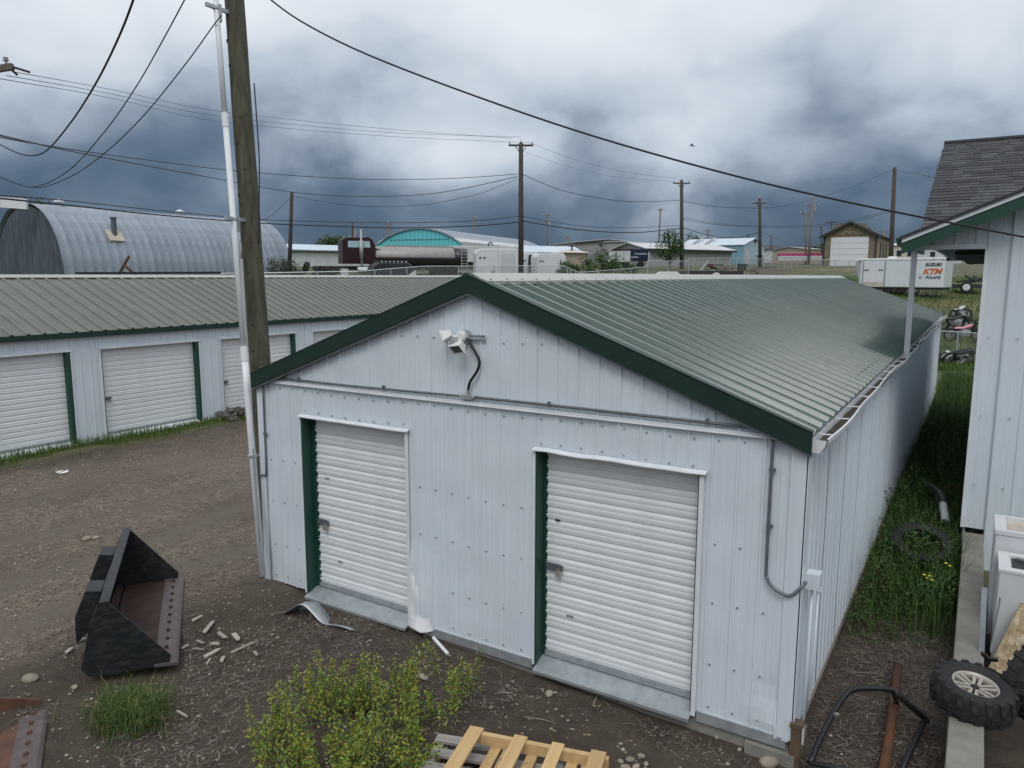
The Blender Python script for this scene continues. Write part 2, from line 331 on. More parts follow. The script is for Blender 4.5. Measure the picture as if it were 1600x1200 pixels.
ca = gm.color_attributes.new('Mask', 'FLOAT_COLOR', 'POINT'); buf = []
for v in verts: buf += [*masks(v[0], v[1]), 1.0]
ca.data.foreach_set('color', buf); gm.polygons.foreach_set('use_smooth', [True]*len(gm.polygons))
mt = bpy.data.materials.new('ground'); mt.use_nodes = True; t = mt.node_tree; b = t.nodes['Principled BSDF']
co = t.nodes.new('ShaderNodeTexCoord'); at_n = t.nodes.new('ShaderNodeAttribute'); at_n.attribute_name = 'Mask'
sc = t.nodes.new('ShaderNodeSeparateColor'); t.links.new(at_n.outputs['Color'], sc.inputs[0])
def tn(scale, det=8, rgh=0.65):
    n = t.nodes.new('ShaderNodeTexNoise'); n.inputs['Scale'].default_value = scale; n.inputs['Detail'].default_value = det; n.inputs['Roughness'].default_value = rgh
    t.links.new(co.outputs['Object'], n.inputs['Vector']); return n.outputs[0]
def vor(scale):
    n = t.nodes.new('ShaderNodeTexVoronoi'); n.inputs['Scale'].default_value = scale; t.links.new(co.outputs['Object'], n.inputs['Vector']); return n
dirt = mixc(t, ramp(t, tn(3.5), [(0.35, 0.0), (0.65, 1.0)]), (0.046, 0.034, 0.025), (0.088, 0.067, 0.050))
dirt = mixc(t, ramp(t, tn(45, 4), [(0.55, 0.0), (0.72, 1.0)]), dirt, (0.125, 0.10, 0.078))
v1 = vor(46); v2 = vor(95)
peb = mixc(t, ramp(t, v1.outputs['Color'], [(0.2, 0.0), (0.9, 1.0)]), (0.15, 0.118, 0.086), (0.42, 0.345, 0.26))
peb = mixc(t, ramp(t, v1.outputs['Distance'], [(0.25, 0.0), (0.6, 1.0)]), peb, (0.085, 0.066, 0.05))
peb2 = mixc(t, ramp(t, v2.outputs['Color'], [(0.2, 0.0), (0.9, 1.0)]), (0.13, 0.103, 0.077), (0.33, 0.27, 0.205))
peb = mixc(t, ramp(t, tn(9, 3), [(0.42, 0.0), (0.58, 1.0)]), peb, peb2)
gf = math_node(t, 'MULTIPLY', sc.outputs[1], ramp(t, tn(6, 5), [(0.3, 0.35), (0.6, 1.0)]))
col = mixc(t, gf, dirt, peb)
col = mixc(t, math_node(t, 'MULTIPLY', sc.outputs[2], 0.6), col, (0.150, 0.118, 0.088))
gr = mixc(t, ramp(t, tn(1.3, 8), [(0.35, 0.0), (0.65, 1.0)]), (0.045, 0.075, 0.018), (0.085, 0.115, 0.03))
gr = mixc(t, ramp(t, tn(0.12, 5), [(0.45, 0.0), (0.65, 1.0)]), gr, (0.17, 0.15, 0.075))
col = mixc(t, math_node(t, 'MULTIPLY', sc.outputs[0], ramp(t, tn(7, 4), [(0.25, 0.5), (0.5, 1.0)])), col, gr)
t.links.new(col, b.inputs['Base Color'])
t.links.new(math_node(t, 'SUBTRACT', 0.95, math_node(t, 'MULTIPLY', sc.outputs[2], 0.30)), b.inputs['Roughness'])
hgt = math_node(t, 'ADD', tn(22, 8, 0.7), math_node(t, 'MULTIPLY', math_node(t, 'SUBTRACT', 1.0, v1.outputs['Distance']), math_node(t, 'MULTIPLY', gf, 0.5)))
bp = t.nodes.new('ShaderNodeBump'); bp.inputs['Strength'].default_value = 0.9; bp.inputs['Distance'].default_value = 0.03; t.links.new(hgt, bp.inputs['Height']); t.links.new(bp.outputs[0], b.inputs['Normal'])
MATS['ground'] = mt; gm.materials.append(mt)
ground = bpy.data.objects.new('ground', gm); C.objects.link(ground); kind(ground, 'structure')

# ================================================================ ribbed-metal building kit
def rib_profile(x0, x1, pitch, first, rh=0.014, rw=0.034, cuts=()):
    """plan outline (x, outward) of a ribbed wall sheet"""
    pts = {round(x0, 4): 0.005, round(x0+0.006, 4): 0.005, round(x0+0.009, 4): 0.0, round(x1, 4): 0.0}; k = math.ceil((x0-first)/pitch - 1e-6)
    while first + k*pitch < x1 - 1e-6:
        c = first + k*pitch
        for dx, o in ((-rw/2, 0), (-rw/4, rh), (rw/4, rh), (rw/2, 0), (pitch*0.36, 0), (pitch*0.39, 0.003), (pitch*0.43, 0), (pitch*0.60, 0), (pitch*0.63, 0.003), (pitch*0.67, 0)):
            if x0-1e-6 <= c+dx <= x1+1e-6: pts[round(c+dx, 4)] = o
        k += 1
    for c in cuts:
        if x0 < c < x1: pts.setdefault(round(c, 4), 0.0)
    return sorted(pts.items())
def wall_sheets(parent, length, sheet, pitch, zb, ztop, openings, mat, dent=None, start=0.0, M=None, zstep=0.45):
    """sheets of ribbed siding along local +x, outward local -y; openings: (x0,x1,ztop)"""
    out = []; n = round((length-start)/sheet); sheet = (length-start)/n
    cuts = [c for o in openings for c in o[:2]]
    for i in range(n):
        x0 = start + i*sheet; x1 = x0 + sheet; mb = MB(); pr = rib_profile(x0, x1, pitch, start+pitch/2, cuts=cuts)
        for (xa, oa), (xb, ob) in zip(pr, pr[1:]):
            xm = (xa+xb)/2; lo = zb
            for (a, b_, zt) in openings:
                if a < xm < b_: lo = zt
            ta, tb = ztop(xa), ztop(xb)
            k = max(1, int((min(ta, tb)-lo)/zstep)) if dent else 1
            for j in range(k):
                f0, f1 = j/k, (j+1)/k; q = []
                for (x, o, tt, f) in ((xa, oa, ta, f0), (xb, ob, tb, f0), (xb, ob, tb, f1), (xa, oa, ta, f1)):
                    z = lo + (tt-lo)*f; y = -o
                    if dent: dy, dx = dent(x, z); y -= dy; x += dx
                    p = Vector((x, y, z)); q.append(M @ p if M else p)
                mb.quad(*q)
        out.append(mb.build('siding_panel', mat, parent))
    return out
def roof_side(parent, eave0, along, down, nrm, length, slope, mat, sheet=0.915, pitch=0.305):
    """ribbed roof sheets; eave0 = ridge corner; along, down, nrm unit vectors"""
    n = round(length/sheet); sheet = length/n; pitch = sheet/3; pr = []
    for k in range(3):
        c = (k+0.5)*pitch
        for dx, o in ((-0.050, 0), (-0.022, 0.036), (0.022, 0.036), (0.050, 0), (pitch*0.30, 0), (pitch*0.34, 0.009), (pitch*0.40, 0.009), (pitch*0.44, 0), (pitch*0.56, 0), (pitch*0.60, 0.009), (pitch*0.66, 0.009), (pitch*0.70, 0)):
            pr.append((c+dx, o))
    pr = [(0, 0)] + [p for p in pr if p[0] < sheet] + [(sheet, 0)]
    pr.sort(); mb = MB(); vs = []
    for a, o in pr:
        for f in (0.0, 0.5, 1.0): vs.append(along*a + down*(slope*f) + nrm*o)
    for a in (0, sheet):                                   # thickness lips at the ends of the sheet
        pass
    fs = []
    for i in range(len(pr)-1):
        for j in range(2): fs.append((i*3+j, (i+1)*3+j, (i+1)*3+j+1, i*3+j+1))
    mb.add(vs, fs); first = None
    for i in range(n):
        p = eave0 + along*(i*sheet)
        if first is None: first = mb.build('roof_panel', mat, parent, loc=p)
        else: copy_of(first, parent, p)
    return n*3, sheet/3
def slat_mesh(width, h):
    mb = MB(); pr = [(0.0, -0.004), (0.07, 0.007), (0.28, 0.011), (0.42, 0.0105), (0.48, 0.0082), (0.56, 0.0082), (0.63, 0.0105), (0.78, 0.009), (0.90, 0.001), (1.0, -0.004)]
    pts = [(o, h*f) for f, o in pr]; vs = []
    for x in (0, width):
        for o, z in pts: vs.append((x, -o, z))
    k = len(pts); mb.add(vs, [(i, i+k, i+1+k, i+1) for i in range(k-1)])
    return mb
def roll_door(parent, x0, x1, zb, zt, y, latch_z, slats=17, lock=True, latch_left=True, sm={}):
    """thing part: bottom bar carrying the slats, the latch and its padlock"""
    w = x1-x0; d = MB().box(0, w, -0.022, 0.012, 0, 0.05).build('roll_door', 'galv', parent, loc=(x0, y, zb))
    h = (zt-zb-0.05)/slats; key = (round(w, 3), round(h, 4))
    if key not in sm: sm[key] = slat_mesh(w, h).build('slat', 'door', d, loc=(0, 0, 0.05), smooth=False); s0 = 1
    else: s0 = 0
    base = sm[key]
    for i in range(s0, slats): copy_of(base, d, (0, 0, 0.05+i*h))
    lx = 0.02 if latch_left else w-0.20
    if lock:
        MB().box(lx, lx+0.15, -0.045, -0.018, latch_z-zb-0.035, latch_z-zb+0.035).box(lx+0.11, lx+0.18, -0.05, -0.02, latch_z-zb-0.012, latch_z-zb+0.03).build('latch', 'conduit', d)
        MB().tube([(lx+0.13, -0.055, latch_z-zb-0.03), (lx+0.13, -0.055, latch_z-zb-0.005), (lx+0.155, -0.055, latch_z-zb-0.005), (lx+0.155, -0.055, latch_z-zb-0.03)], 0.005, 6).box(lx+0.115, lx+0.17, -0.068, -0.042, latch_z-zb-0.085, latch_z-zb-0.03).build('padlock', 'alloy', d)
    return d
def screws(name, pts, n, mat, parent, r=0.009):
    mb = MB(); n = Vector(n); a = n.orthogonal().normalized(); b_ = n.cross(a)
    for p in pts:
        p = Vector(p); ring = [p + (a*math.cos(k*math.pi/3) + b_*math.sin(k*math.pi/3))*r for k in range(6)]; top = [q + n*0.007 for q in ring]
        mb.add(ring+top, [tuple(range(6, 12))] + [(k, (k+1) % 6, (k+1) % 6+6, k+6) for k in range(6)])
    return kind(mb.build(name, mat, parent), 'stuff')

# ================================================================ the near shed
W, HW, RG, LEN, DT = 6.5655, 2.69, 3.907, 23.1, 2.25
shed = thing('storage_shed', 'long white metal storage shed with green roof and two roll-up doors in its gable end', 'storage shed')
def gable(x): return HW + (RG-HW)*(1-abs(x-W/2)/(W/2)) - 0.05
D1, D2 = (0.7458, 2.3948), (4.0526, 5.711)
def dent_front(x, z):
    dy = 0.0; dx = 0.0
    if x > 2.395:                                                       # torn, bulging sheet right of the narrow door
        ex = (x-2.42)/0.42; ez = z/0.95
        a = max(0.0, 1-ex)*max(0.0, 1-ez)
        if ex < 1 and ez < 1: dy += 0.16*a*(1-a) + 0.03*a*math.sin(ex*7-ez*5); dx += 0.015*a*math.sin(z*9)
    c = smoothstep(6.0, 6.5, x)*smoothstep(0.75, 0.0, z)                                            # crumpled corner
    if c: dy += 0.022*c*math.sin(z*9+x*5); dx -= 0.025*c*(0.5+0.5*math.sin(z*8))
    dy += 0.010*noise.noise((x*1.7, z*1.9, 2)) + 0.005*noise.noise((x*4.5, z*3.0, 6))
    return dy, dx
PITCH_F = W/30
wall_sheets(shed, W, W/6, PITCH_F, 0.0, gable, [(D1[0], D1[1], DT), (D2[0], D2[1], DT)], 'siding', dent_front, zstep=0.11)
MR = Matrix.Translation((W, 0, 0)) @ Matrix.Rotation(math.pi/2, 4, 'Z')
def dent_side(x, z): return 0.012*noise.noise((x*0.5, z*0.7, 5)) + 0.004*noise.noise((x*2, z*2, 1)), 0
wall_sheets(shed, LEN, 1.1, 0.22, 0.0, lambda x: HW-0.03, [], 'siding_side', dent_side, M=MR, zstep=0.5)
MB().prism([(0, 0), (W, 0), (W, gable(W)), (W/2, gable(W/2)), (0, gable(0))], 'y', LEN, LEN+0.02).build('back_wall', 'siding_side', shed)
MB().box(-0.02, 0.0, 0.02, LEN, 0, HW-0.03).build('side_wall', 'siding_side', shed)
MB().box(0.02, W-0.015, 0.012, LEN, -0.55, -0.062).box(6.2, W+0.05, -0.06, 0.5, -0.55, -0.10).build('foundation', 'concrete', shed)
MB().box(W-0.012, W+0.012, 0.6, LEN, -0.09, -0.005).build('sill_board', 'wood_scrap', shed)
# galvanised base flashing, in three lengths between the doors
for a, b_ in ((2.47, 4.02), (5.75, 6.53)): MB().box(a, b_, -0.020, 0.008, -0.075, 0.022).build('base_flashing', 'galv', shed)
# corner trims
MB().box(W-0.115, W+0.006, -0.024, -0.0165, 0.02, HW-0.13).box(W+0.0165, W+0.024, -0.024, 0.10, 0.02, HW-0.06).build('corner_trim', 'siding', shed)
MB().box(-0.026, 0.07, -0.024, -0.0165, 0.0, HW-0.12).box(-0.034, -0.026, -0.024, 0.1, 0.0, HW-0.1).build('corner_trim', 'siding', shed)
# doorways
for (a, b_), sl, sr, lz in ((D1, 0.10, 0.030, 0.90), (D2, 0.055, 0.030, 1.02)):
    MB().box(a-0.006, a+sl*0.25, -0.020, 0.17, -0.02, DT-0.004).box(a+sl*0.25, a+sl, 0.125, 0.165, -0.01, DT-0.004).build('door_jamb', 'green_bright', shed)
    MB().box(b_-0.030, b_+0.006, 0.0, 0.17, -0.02, DT-0.004).build('door_jamb', 'green_bright', shed)
    MB().box(b_-0.012, b_+0.030, -0.030, -0.018, -0.03, DT-0.03).build('door_trim', 'white_trim', shed)
    MB().box(a-0.03, a-0.006, -0.028, -0.018, -0.02, DT-0.02).build('door_trim', 'white_trim', shed)
    hd = MB(); nseg = 10
    for k in range(nseg):
        xa = a-0.03+(b_-a+0.08)*k/nseg; xb = a-0.03+(b_-a+0.08)*(k+1)/nseg; za = DT+0.012*noise.noise((xa*3, 0, 8)); zb_ = DT+0.012*noise.noise((xb*3, 0, 8))
        hd.add([(xa, -0.060, za-0.008), (xb, -0.060, zb_-0.008), (xb, -0.012, zb_+0.014), (xa, -0.012, za+0.014), (xa, -0.060, za-0.018), (xb, -0.060, zb_-0.018), (xb, 0.15, zb_-0.018), (xa, 0.15, za-0.018)], [(0, 1, 2, 3), (0, 4, 5, 1), (4, 7, 6, 5)])
    hd.build('door_header', 'white_trim', shed)
    MB().add([(a+0.01, -0.085, -0.045), (b_-0.014, -0.085, -0.045), (b_-0.014, 0.135, 0.035), (a+0.01, 0.135, 0.035), (a+0.01, -0.085, -0.075), (b_-0.014, -0.085, -0.075), (b_-0.014, 0.135, 0.0), (a+0.01, 0.135, 0.0)], [(0, 1, 2, 3), (0, 4, 5, 1), (0, 3, 7, 4), (1, 5, 6, 2)]).build('door_sill', 'galv', shed)
    roll_door(shed, a+sl*0.8, b_-0.032, 0.045, DT+0.02, 0.135, lz)
    MB().box(a-0.02, b_+0.02, 0.19, 0.2, -0.02, DT+0.2).build('door_backing', 'far_dark', shed)
# torn sheet curling off the wall beside the narrow door
mb = MB(); vs = []; nf = 9
for i in range(nf+1):
    f = i/nf; z = 0.66*(1-f)-0.01; wd = 0.02+0.30*f**0.8
    for j in range(6):
        g = j/5; vs.append((2.425+wd*g, -0.030-0.075*math.sin(math.pi*g)*f*(0.6+0.4*math.sin(f*7)) - 0.03*f*(1-g), z + 0.012*math.sin(9*g+f*5)*f))
mb.add(vs, [(i*6+j, i*6+j+1, (i+1)*6+j+1, (i+1)*6+j) for i in range(nf) for j in range(5)]); mb.build('torn_flap', 'white_metal', shed)
# stickers on the doors
MB().box(4.20, 4.255, 0.1145, 0.1155, 1.50, 1.522).build('sticker', 'print_black', shed); MB().box(4.34, 4.42, 0.1145, 0.1155, 0.52, 0.545).build('sticker', 'cast_grey', shed)
MB().box(0.98, 1.05, 0.1145, 0.1155, 1.46, 1.482).build('sticker', 'cast_grey', shed); MB().box(1.16, 1.23, 0.1145, 0.1155, 0.42, 0.45).build('sticker', 'cast_grey', shed)
# level trim across the gable
MB().box(0.20, W-0.26, -0.038, -0.0165, 2.612, 2.650).box(0.20, W-0.26, -0.044, -0.038, 2.612, 2.62).build('gable_trim', 'white_trim', shed)
# roof
sl_len = math.hypot(W/2+0.035, (RG-HW)*(W/2+0.035)/(W/2)); th = math.atan2(RG-HW, W/2)
for sgn in (1, -1):
    down = Vector((sgn*math.cos(th), 0, -math.sin(th))); nrm = Vector((sgn*math.sin(th), 0, math.cos(th)))
    roof_side(shed, Vector((W/2, -0.075, RG)), Vector((0, 1, 0)), down, nrm, LEN+0.15, sl_len, 'roof')
    pts = []
    for f in (0.23, 0.405, 0.585, 0.765, 0.955):
        for k in range(77):
            for e in ((0,) if f < 0.9 else (-0.06, 0.06)):
                if f < 0.9 or k < 45: pts.append(Vector((W/2, -0.075, RG)) + down*(sl_len*f+0.05*(k % 2 if f < .9 else 0)) + nrm*0.004 + Vector((0, (k+0.5)*(LEN+0.15)/75.9+0.07+e, 0)))
    if sgn > 0: screws('screws', pts, nrm, 'far_dark', shed, 0.014)
    # rake fascia on the gable, with a lip over the roof edge and a paler edge strip below
    x0, x1 = (W/2, W+0.045) if sgn > 0 else (W/2, -0.045)
    zr = lambda x: RG - (RG-HW)*abs(x-W/2)/(W/2)
    MB().prism([(x0, zr(x0)+0.035), (x1, zr(x1)+0.035), (x1, zr(x1)-0.135), (x0, zr(x0)-0.135)], 'y', -0.100, -0.072).prism([(x0, zr(x0)+0.048), (x1, zr(x1)+0.048), (x1, zr(x1)+0.030), (x0, zr(x0)+0.030)], 'y', -0.100, -0.02).build('rake_fascia', 'green', shed)
    MB().prism([(x0, zr(x0)-0.135), (x1, zr(x1)-0.135), (x1, zr(x1)-0.165), (x0, zr(x0)-0.165)], 'y', -0.085, -0.014).build('rake_strip', 'conduit', shed)
    MB().prism([(x0, zr(x0)+0.035), (x1, zr(x1)+0.035), (x1, zr(x1)-0.135), (x0, zr(x0)-0.135)], 'y', LEN+0.08, LEN+0.10).build('rake_fascia', 'green', shed)
MB().box(-0.055, -0.035, -0.07, LEN+0.08, HW-0.16, HW-0.01).build('eave_fascia', 'green', shed)
rows = []
for z, xs_ in ((2.545, range(30)), (1.62, range(30)), (1.08, range(30)), (0.50, range(30)), (3.28, range(30)), (0.09, range(30)), (2.30, range(30))):
    for k in xs_:
        x = PITCH_F*(k+0.5)+0.05
        if any(a-0.04 < x < b_+0.04 for a, b_ in (D1, D2)) and z < 2.3: continue
        if z == 2.30 and not any(a-0.05 < x < b_+0.05 for a, b_ in (D1, D2)): continue
        if z < gable(x)-0.15: rows.append((x, -0.002, z + 0.012*math.sin(k*7)))
screws('screws', rows, (0, -1, 0), 'galv', shed, 0.011)
cap = None
for i in range(8):
    if cap is None:
        mb = MB(); l = LEN/8+0.06; c, s_ = math.cos(th), math.sin(th)
        prof = [(-0.20*c, -0.20*s_-0.008), (-0.20*c, -0.20*s_+0.026), (-0.03, 0.028), (0, 0.040), (0.03, 0.028), (0.20*c, -0.20*s_+0.026), (0.20*c, -0.20*s_-0.008)]
        vs = [(x, y, z) for y in (0, l) for x, z in prof]; mb.add(vs, [(k, k+1, k+8, k+7) for k in range(6)])
        cap = mb.build('ridge_cap', 'ridge_cap', shed, loc=(W/2, -0.04, RG+0.018))
    else: copy_of(cap, shed, (W/2, -0.04+i*(LEN+0.05)/8, RG+0.018+0.002*(i % 2)))
pk = MB().prism([(W/2-0.07, RG+0.015), (W/2, RG+0.060), (W/2+0.07, RG+0.015)], 'y', -0.106, 0.03).build('ridge_end', 'green', shed)
screws('screws', [(W/2+0.165*math.cos(th), y*0.306+0.1, RG-0.165*math.sin(th)+0.045) for y in range(75)], (math.sin(th), 0, math.cos(th)), 'far_dark', shed, 0.010)
# gutter along the long side : bent, with spikes and leaf litter
def gut(y): return 0.030*math.sin(y*0.9+0.5) + 0.018*math.sin(y*2.1) + 0.03*smoothstep(3, 5, y)*math.exp(-((y-5.2)/0.8)**2), 0.016*math.sin(y*1.3+1)
prof = [(-0.005, 0.0), (-0.005, -0.105), (0.07, -0.105), (0.088, -0.07), (0.103, -0.045), (0.110, 0.0), (0.101, 0.006), (0.099, -0.004)]
mb = MB(); vs = []; yy = [i*0.3 for i in range(int(LEN/0.3)+1)]
for y in yy:
    ox, oz = gut(y)
    for k, (x, z) in enumerate(prof): w_ = min(1, max(0, x/0.12)); vs.append((W+0.032+x+ox*w_, y-0.03, HW-0.045+z+oz*w_))
k = len(prof); mb.add(vs, [(i*k+j, (i+1)*k+j, (i+1)*k+j+1, i*k+j+1) for i in range(len(yy)-1) for j in range(k-1)])
gutter = mb.build('gutter', 'white_metal', shed)
MB().prism([(W+0.030, HW-0.045), (W+0.030, HW-0.15), (W+0.102, HW-0.15), (W+0.120, HW-0.115), (W+0.136, HW-0.09), (W+0.143, HW-0.045)], 'y', -0.036, -0.030).build('end_cap', 'white_metal', gutter)
mb = MB(); vs = []
for y in yy:
    for x in (0.0, 0.03, 0.06, 0.085): vs.append((W+0.034+x, y-0.02, HW-0.115+0.016*noise.noise((x*30, y*3, 0))))
mb.add(vs, [(i*4+j, (i+1)*4+j, (i+1)*4+j+1, i*4+j+1) for i in range(len(yy)-1) for j in range(3)]); mb.build('leaf_litter', 'debris', gutter)
sp0 = None
for i in range(29):
    y = 0.25+i*0.8; ox, oz = gut(y)
    if sp0 is None: sp0 = MB().tube([(0, 0, 0), (0.125, 0, 0.004)], 0.006, 6).build('gutter_spike', 'white_metal', gutter, loc=(W+0.02+ox*0.3, y, HW-0.050))
    else: copy_of(sp0, gutter, (W+0.02+ox*0.3, y, HW-0.050+oz*0.5))

# ================================================================ long storage building on the left
LX = -9.99
lb = thing('storage_building', 'long white storage building with a row of roll-up doors across the gravel yard', 'storage building', (LX, 0, 0), math.pi/2)
doors = [(0.25+3.345*k, 2.88+3.345*k) for k in range(-1, 7)]
Y0, Y1, HE, HR, SP = -3.9, 26.6, 2.66, 3.90, 3.3
ops = [(a, b_, 2.2) for a, b_ in doors if b_ < Y1]
wall_sheets(lb, Y1, 0.92, 0.23, 0.0, lambda x: HE-0.05, ops, 'siding', None, start=Y0)
for i, (a, b_, zt) in enumerate(ops):
    MB().box(b_-0.09, b_+0.004, -0.018, 0.14, 0, zt-0.004).build('door_jamb', 'green_bright', lb)
    MB().box(a-0.004, a+0.03, 0.0, 0.14, 0, zt-0.004).build('door_jamb', 'green_bright', lb)
    MB().box(a-0.035, a-0.004, -0.028, -0.0165, 0, zt).build('door_trim', 'white_trim', lb); MB().box(b_+0.004, b_+0.03, -0.028, -0.0165, 0, zt).build('door_trim', 'white_trim', lb)
    MB().box(a-0.05, b_+0.05, -0.045, -0.014, zt-0.012, zt+0.03).build('door_header', 'white_trim', lb)
    MB().add([(a, -0.10, 0.0), (b_, -0.10, 0.0), (b_, 0.13, 0.10), (a, 0.13, 0.10), (a, -0.10, -0.08), (b_, -0.10, -0.08)], [(0, 1, 2, 3), (0, 4, 5, 1)]).build('door_sill', 'white_trim', lb)
    roll_door(lb, a+0.03, b_-0.09, 0.09, zt+0.02, 0.12, 0.98, slats=17, lock=(i < 4))
    MB().box(a, b_, 0.16, 0.17, 0, zt).build('door_backing', 'far_dark', lb)
sl2 = math.hypot(SP+0.1, (HR-HE)*(SP+0.1)/SP); th2 = math.atan2(HR-HE, SP)
for sgn in (-1, 1):
    down = Vector((0, sgn*math.cos(th2), -math.sin(th2))); nrm = Vector((0, sgn*math.sin(th2), math.cos(th2)))
    roof_side(lb, Vector((Y0-0.05, SP, HR)), Vector((1, 0, 0)), down, nrm, Y1-Y0+0.1, sl2, 'roof_left', sheet=1.02)
    if sgn < 0:
        pts = [Vector((Y0+0.1+0.34*k, SP, HR)) + down*(sl2*f+0.03*(k % 3)) + nrm*0.004 for f in (0.25, 0.5, 0.75) for k in range(1, 90)]
        screws('screws', pts, nrm, 'far_dark', lb, 0.010)
    MB().box(Y0, Y1, sgn*0.0+(-0.125 if sgn < 0 else 2*SP+0.09), (-0.100 if sgn < 0 else 2*SP+0.115), HE-0.155, HE-0.03).build('eave_fascia', 'green', lb)
MB().prism([(SP-0.2, HR-0.045), (SP-0.2, HR-0.035), (SP, HR+0.04), (SP+0.2, HR-0.035), (SP+0.2, HR-0.045)], 'x', Y0-0.05, Y1+0.05).build('ridge_cap', 'ridge_cap', lb)
for x in (Y0, Y1-0.02): MB().prism([(0.02, 0), (2*SP, 0), (2*SP, HE-0.05), (SP, HR-0.05), (0.02, HE-0.05)], 'x', x, x+0.02).build('end_wall', 'siding_side', lb)
MB().box(Y0, Y1, 2*SP-0.02, 2*SP, 0, HE-0.05).build('back_wall', 'siding_side', lb)
MB().box(Y0, Y1, 0.02, 2*SP-0.03, -0.5, 0.0).build('foundation', 'concrete', lb)

# ================================================================ neighbouring house on the right
nb = thing('house', 'white metal-sided house with grey shingle roof and dark green soffit beside the alley', 'house')
RS = 0.42
def rake(x): return 4.36 + RS*(x-6.70)
apex = 11.2
def side_ribs(a, b_, y, zb, ztop, mat='siding', pitch=0.25):
    mb = MB(); pr = rib_profile(a, b_, pitch, a+pitch, rh=0.016, rw=0.05)
    for (xa, oa), (xb, ob) in zip(pr, pr[1:]): mb.quad((xa, y-oa, zb), (xb, y-ob, zb), (xb, y-ob, ztop(xb)), (xa, y-oa, ztop(xa)))
    return mb
side_ribs(6.80, 7.67, 6.03, 4.385, lambda x: rake(x)-0.02).build('siding_panel', 'siding', nb)
x = 7.67
while x < 11.1:
    x2 = min(x+(0.28 if x < 7.7 else 0.9), 11.2); side_ribs(x, x2, 6.03 if x < 7.7 else 6.0, 0.36 if x < 7.7 else -0.32, lambda q: rake(min(q, 2*apex-q))-0.02, pitch=0.28 if x < 7.7 else 0.30).build('siding_panel', 'siding', nb); x = x2
screws('screws', [(xx, 5.985, z) for z in (1.0, 2.0, 3.1) for xx in (7.78, 8.12, 8.42, 8.72, 9.02)], (0, -1, 0), 'galv', nb, 0.012)
MB().box(6.80, 7.668, 6.0, 6.16, 4.315, 4.383).build('porch_beam', 'white_trim', nb)
MB().box(7.655, 7.70, 6.005, 6.10, 0.36, 4.31).build('corner_trim', 'white_trim', nb)
MB().box(7.69, 7.72, 6.11, 17.0, -0.2, 4.28).build('side_wall', 'siding_side', nb)
MB().box(7.28, 7.69, 6.8, 17.0, 4.26, 4.30).build('alley_soffit', 'tarp_dark', nb)
MB().box(11.1, 11.2, 6.05, 17.0, -0.3, 5.5).build('side_wall', 'siding_side', nb)
# front gable : rake board, soffit, roof slopes
for xa, xb in ((6.66, apex),):
    MB().prism([(xa, rake(xa)+0.11), (xb, rake(xb)+0.11), (xb, rake(xb)+0.055), (xa, rake(xa)+0.055)], 'y', 5.585, 5.61).build('rake_board', 'white_trim', nb)
    MB().prism([(xa, rake(xa)+0.0545), (xb, rake(xb)+0.0545), (xb, rake(xb)-0.14), (xa, rake(xa)-0.10)], 'y', 5.60, 5.614).build('rake_fascia', 'green_bright', nb)
    MB().prism([(xa, rake(xa)-0.02), (xb, rake(xb)-0.02), (xb, rake(xb)-0.045), (xa, rake(xa)-0.045)], 'y', 5.615, 6.02).build('soffit', 'green_bright', nb)
    MB().prism([(xa-0.03, rake(xa)+0.14), (xb, rake(xb)+0.15), (xb, rake(xb)+0.112), (xa-0.03, rake(xa)+0.10)], 'y', 5.56, 9.5).build('roof_edge', 'far_dark', nb)
MB().prism([(6.60, 4.36), (6.66, 4.36), (6.66, 4.47), (6.58, 4.47)], 'y', 5.62, 10.5).build('eave_gutter', 'green_bright', nb)
MB().bar((6.665, 7.9, 2.60), (6.665, 7.9, 4.42), 0.085, 0.065, Vector((0, 1, 0))).bar((6.665, 7.9, 2.58), (6.60, 7.75, 2.60), 0.085, 0.06).build('downspout', 'white_metal', nb)
# main roof : plane rising away, built from overlapping shingle courses
rp = lambda y: 4.73 + 0.419*(y-7.0)
mb = MB(); rnd = random.Random(3); y = 6.1; row = 0
while y < 11.3:
    x = 6.80 + rnd.uniform(-0.01, 0.01) - (0.0 if row % 2 else 0.0); y2 = y+0.145
    while x < 14.0:
        w_ = rnd.choice((0.11, 0.16, 0.2, 0.26, 0.33)); x2 = min(x+w_, 14.0); g = rnd.choice((0.045, 0.052, 0.06, 0.068, 0.08, 0.092)); mb.col = (g, g*1.04, g*1.13)
        t0 = 0.016 + rnd.uniform(0, 0.006)
        mb.add([(x, y, rp(y)), (x2-0.004, y, rp(y)), (x2-0.004, y, rp(y)+t0), (x, y, rp(y)+t0), (x, y2+0.03, rp(y2+0.03)+0.003), (x2-0.004, y2+0.03, rp(y2+0.03)+0.003)], [(0, 1, 2, 3), (3, 2, 5, 4), (0, 3, 4), (1, 5, 2)])
        x = x2
    y = y2; row += 1
pbr('shingle_col', (1, 1, 1), (0.75, 0.75, 0.75), 90, 0.95, attr='Col', bump=0.002, bscale=300)
mb.col = None; sh = mb.build('shingles', 'shingle_col', nb); kind(sh, 'stuff')
MB().add([(6.815, 6.1, rp(6.1)-0.01), (14, 6.1, rp(6.1)-0.01), (14, 11.32, rp(11.32)-0.01), (6.815, 11.32, rp(11.32)-0.01), (6.815, 16.5, rp(6.1)-0.01), (14, 16.5, rp(6.1)-0.01)], [(0, 1, 2, 3), (3, 2, 5, 4)]).build('roof_deck', 'shingle', nb)
MB().prism([(6.15, rp(6.1)-0.02), (11.32, rp(11.32)-0.03), (16.4, rp(6.1)-0.02)], 'x', 7.0, 7.03).build('gable_wall', 'siding_side', nb)
MB().tube([(6.80, 11.30, rp(11.3)+0.015), (14, 11.30, rp(11.3)+0.015)], 0.05, 6).build('ridge_cap', 'shingle', nb)
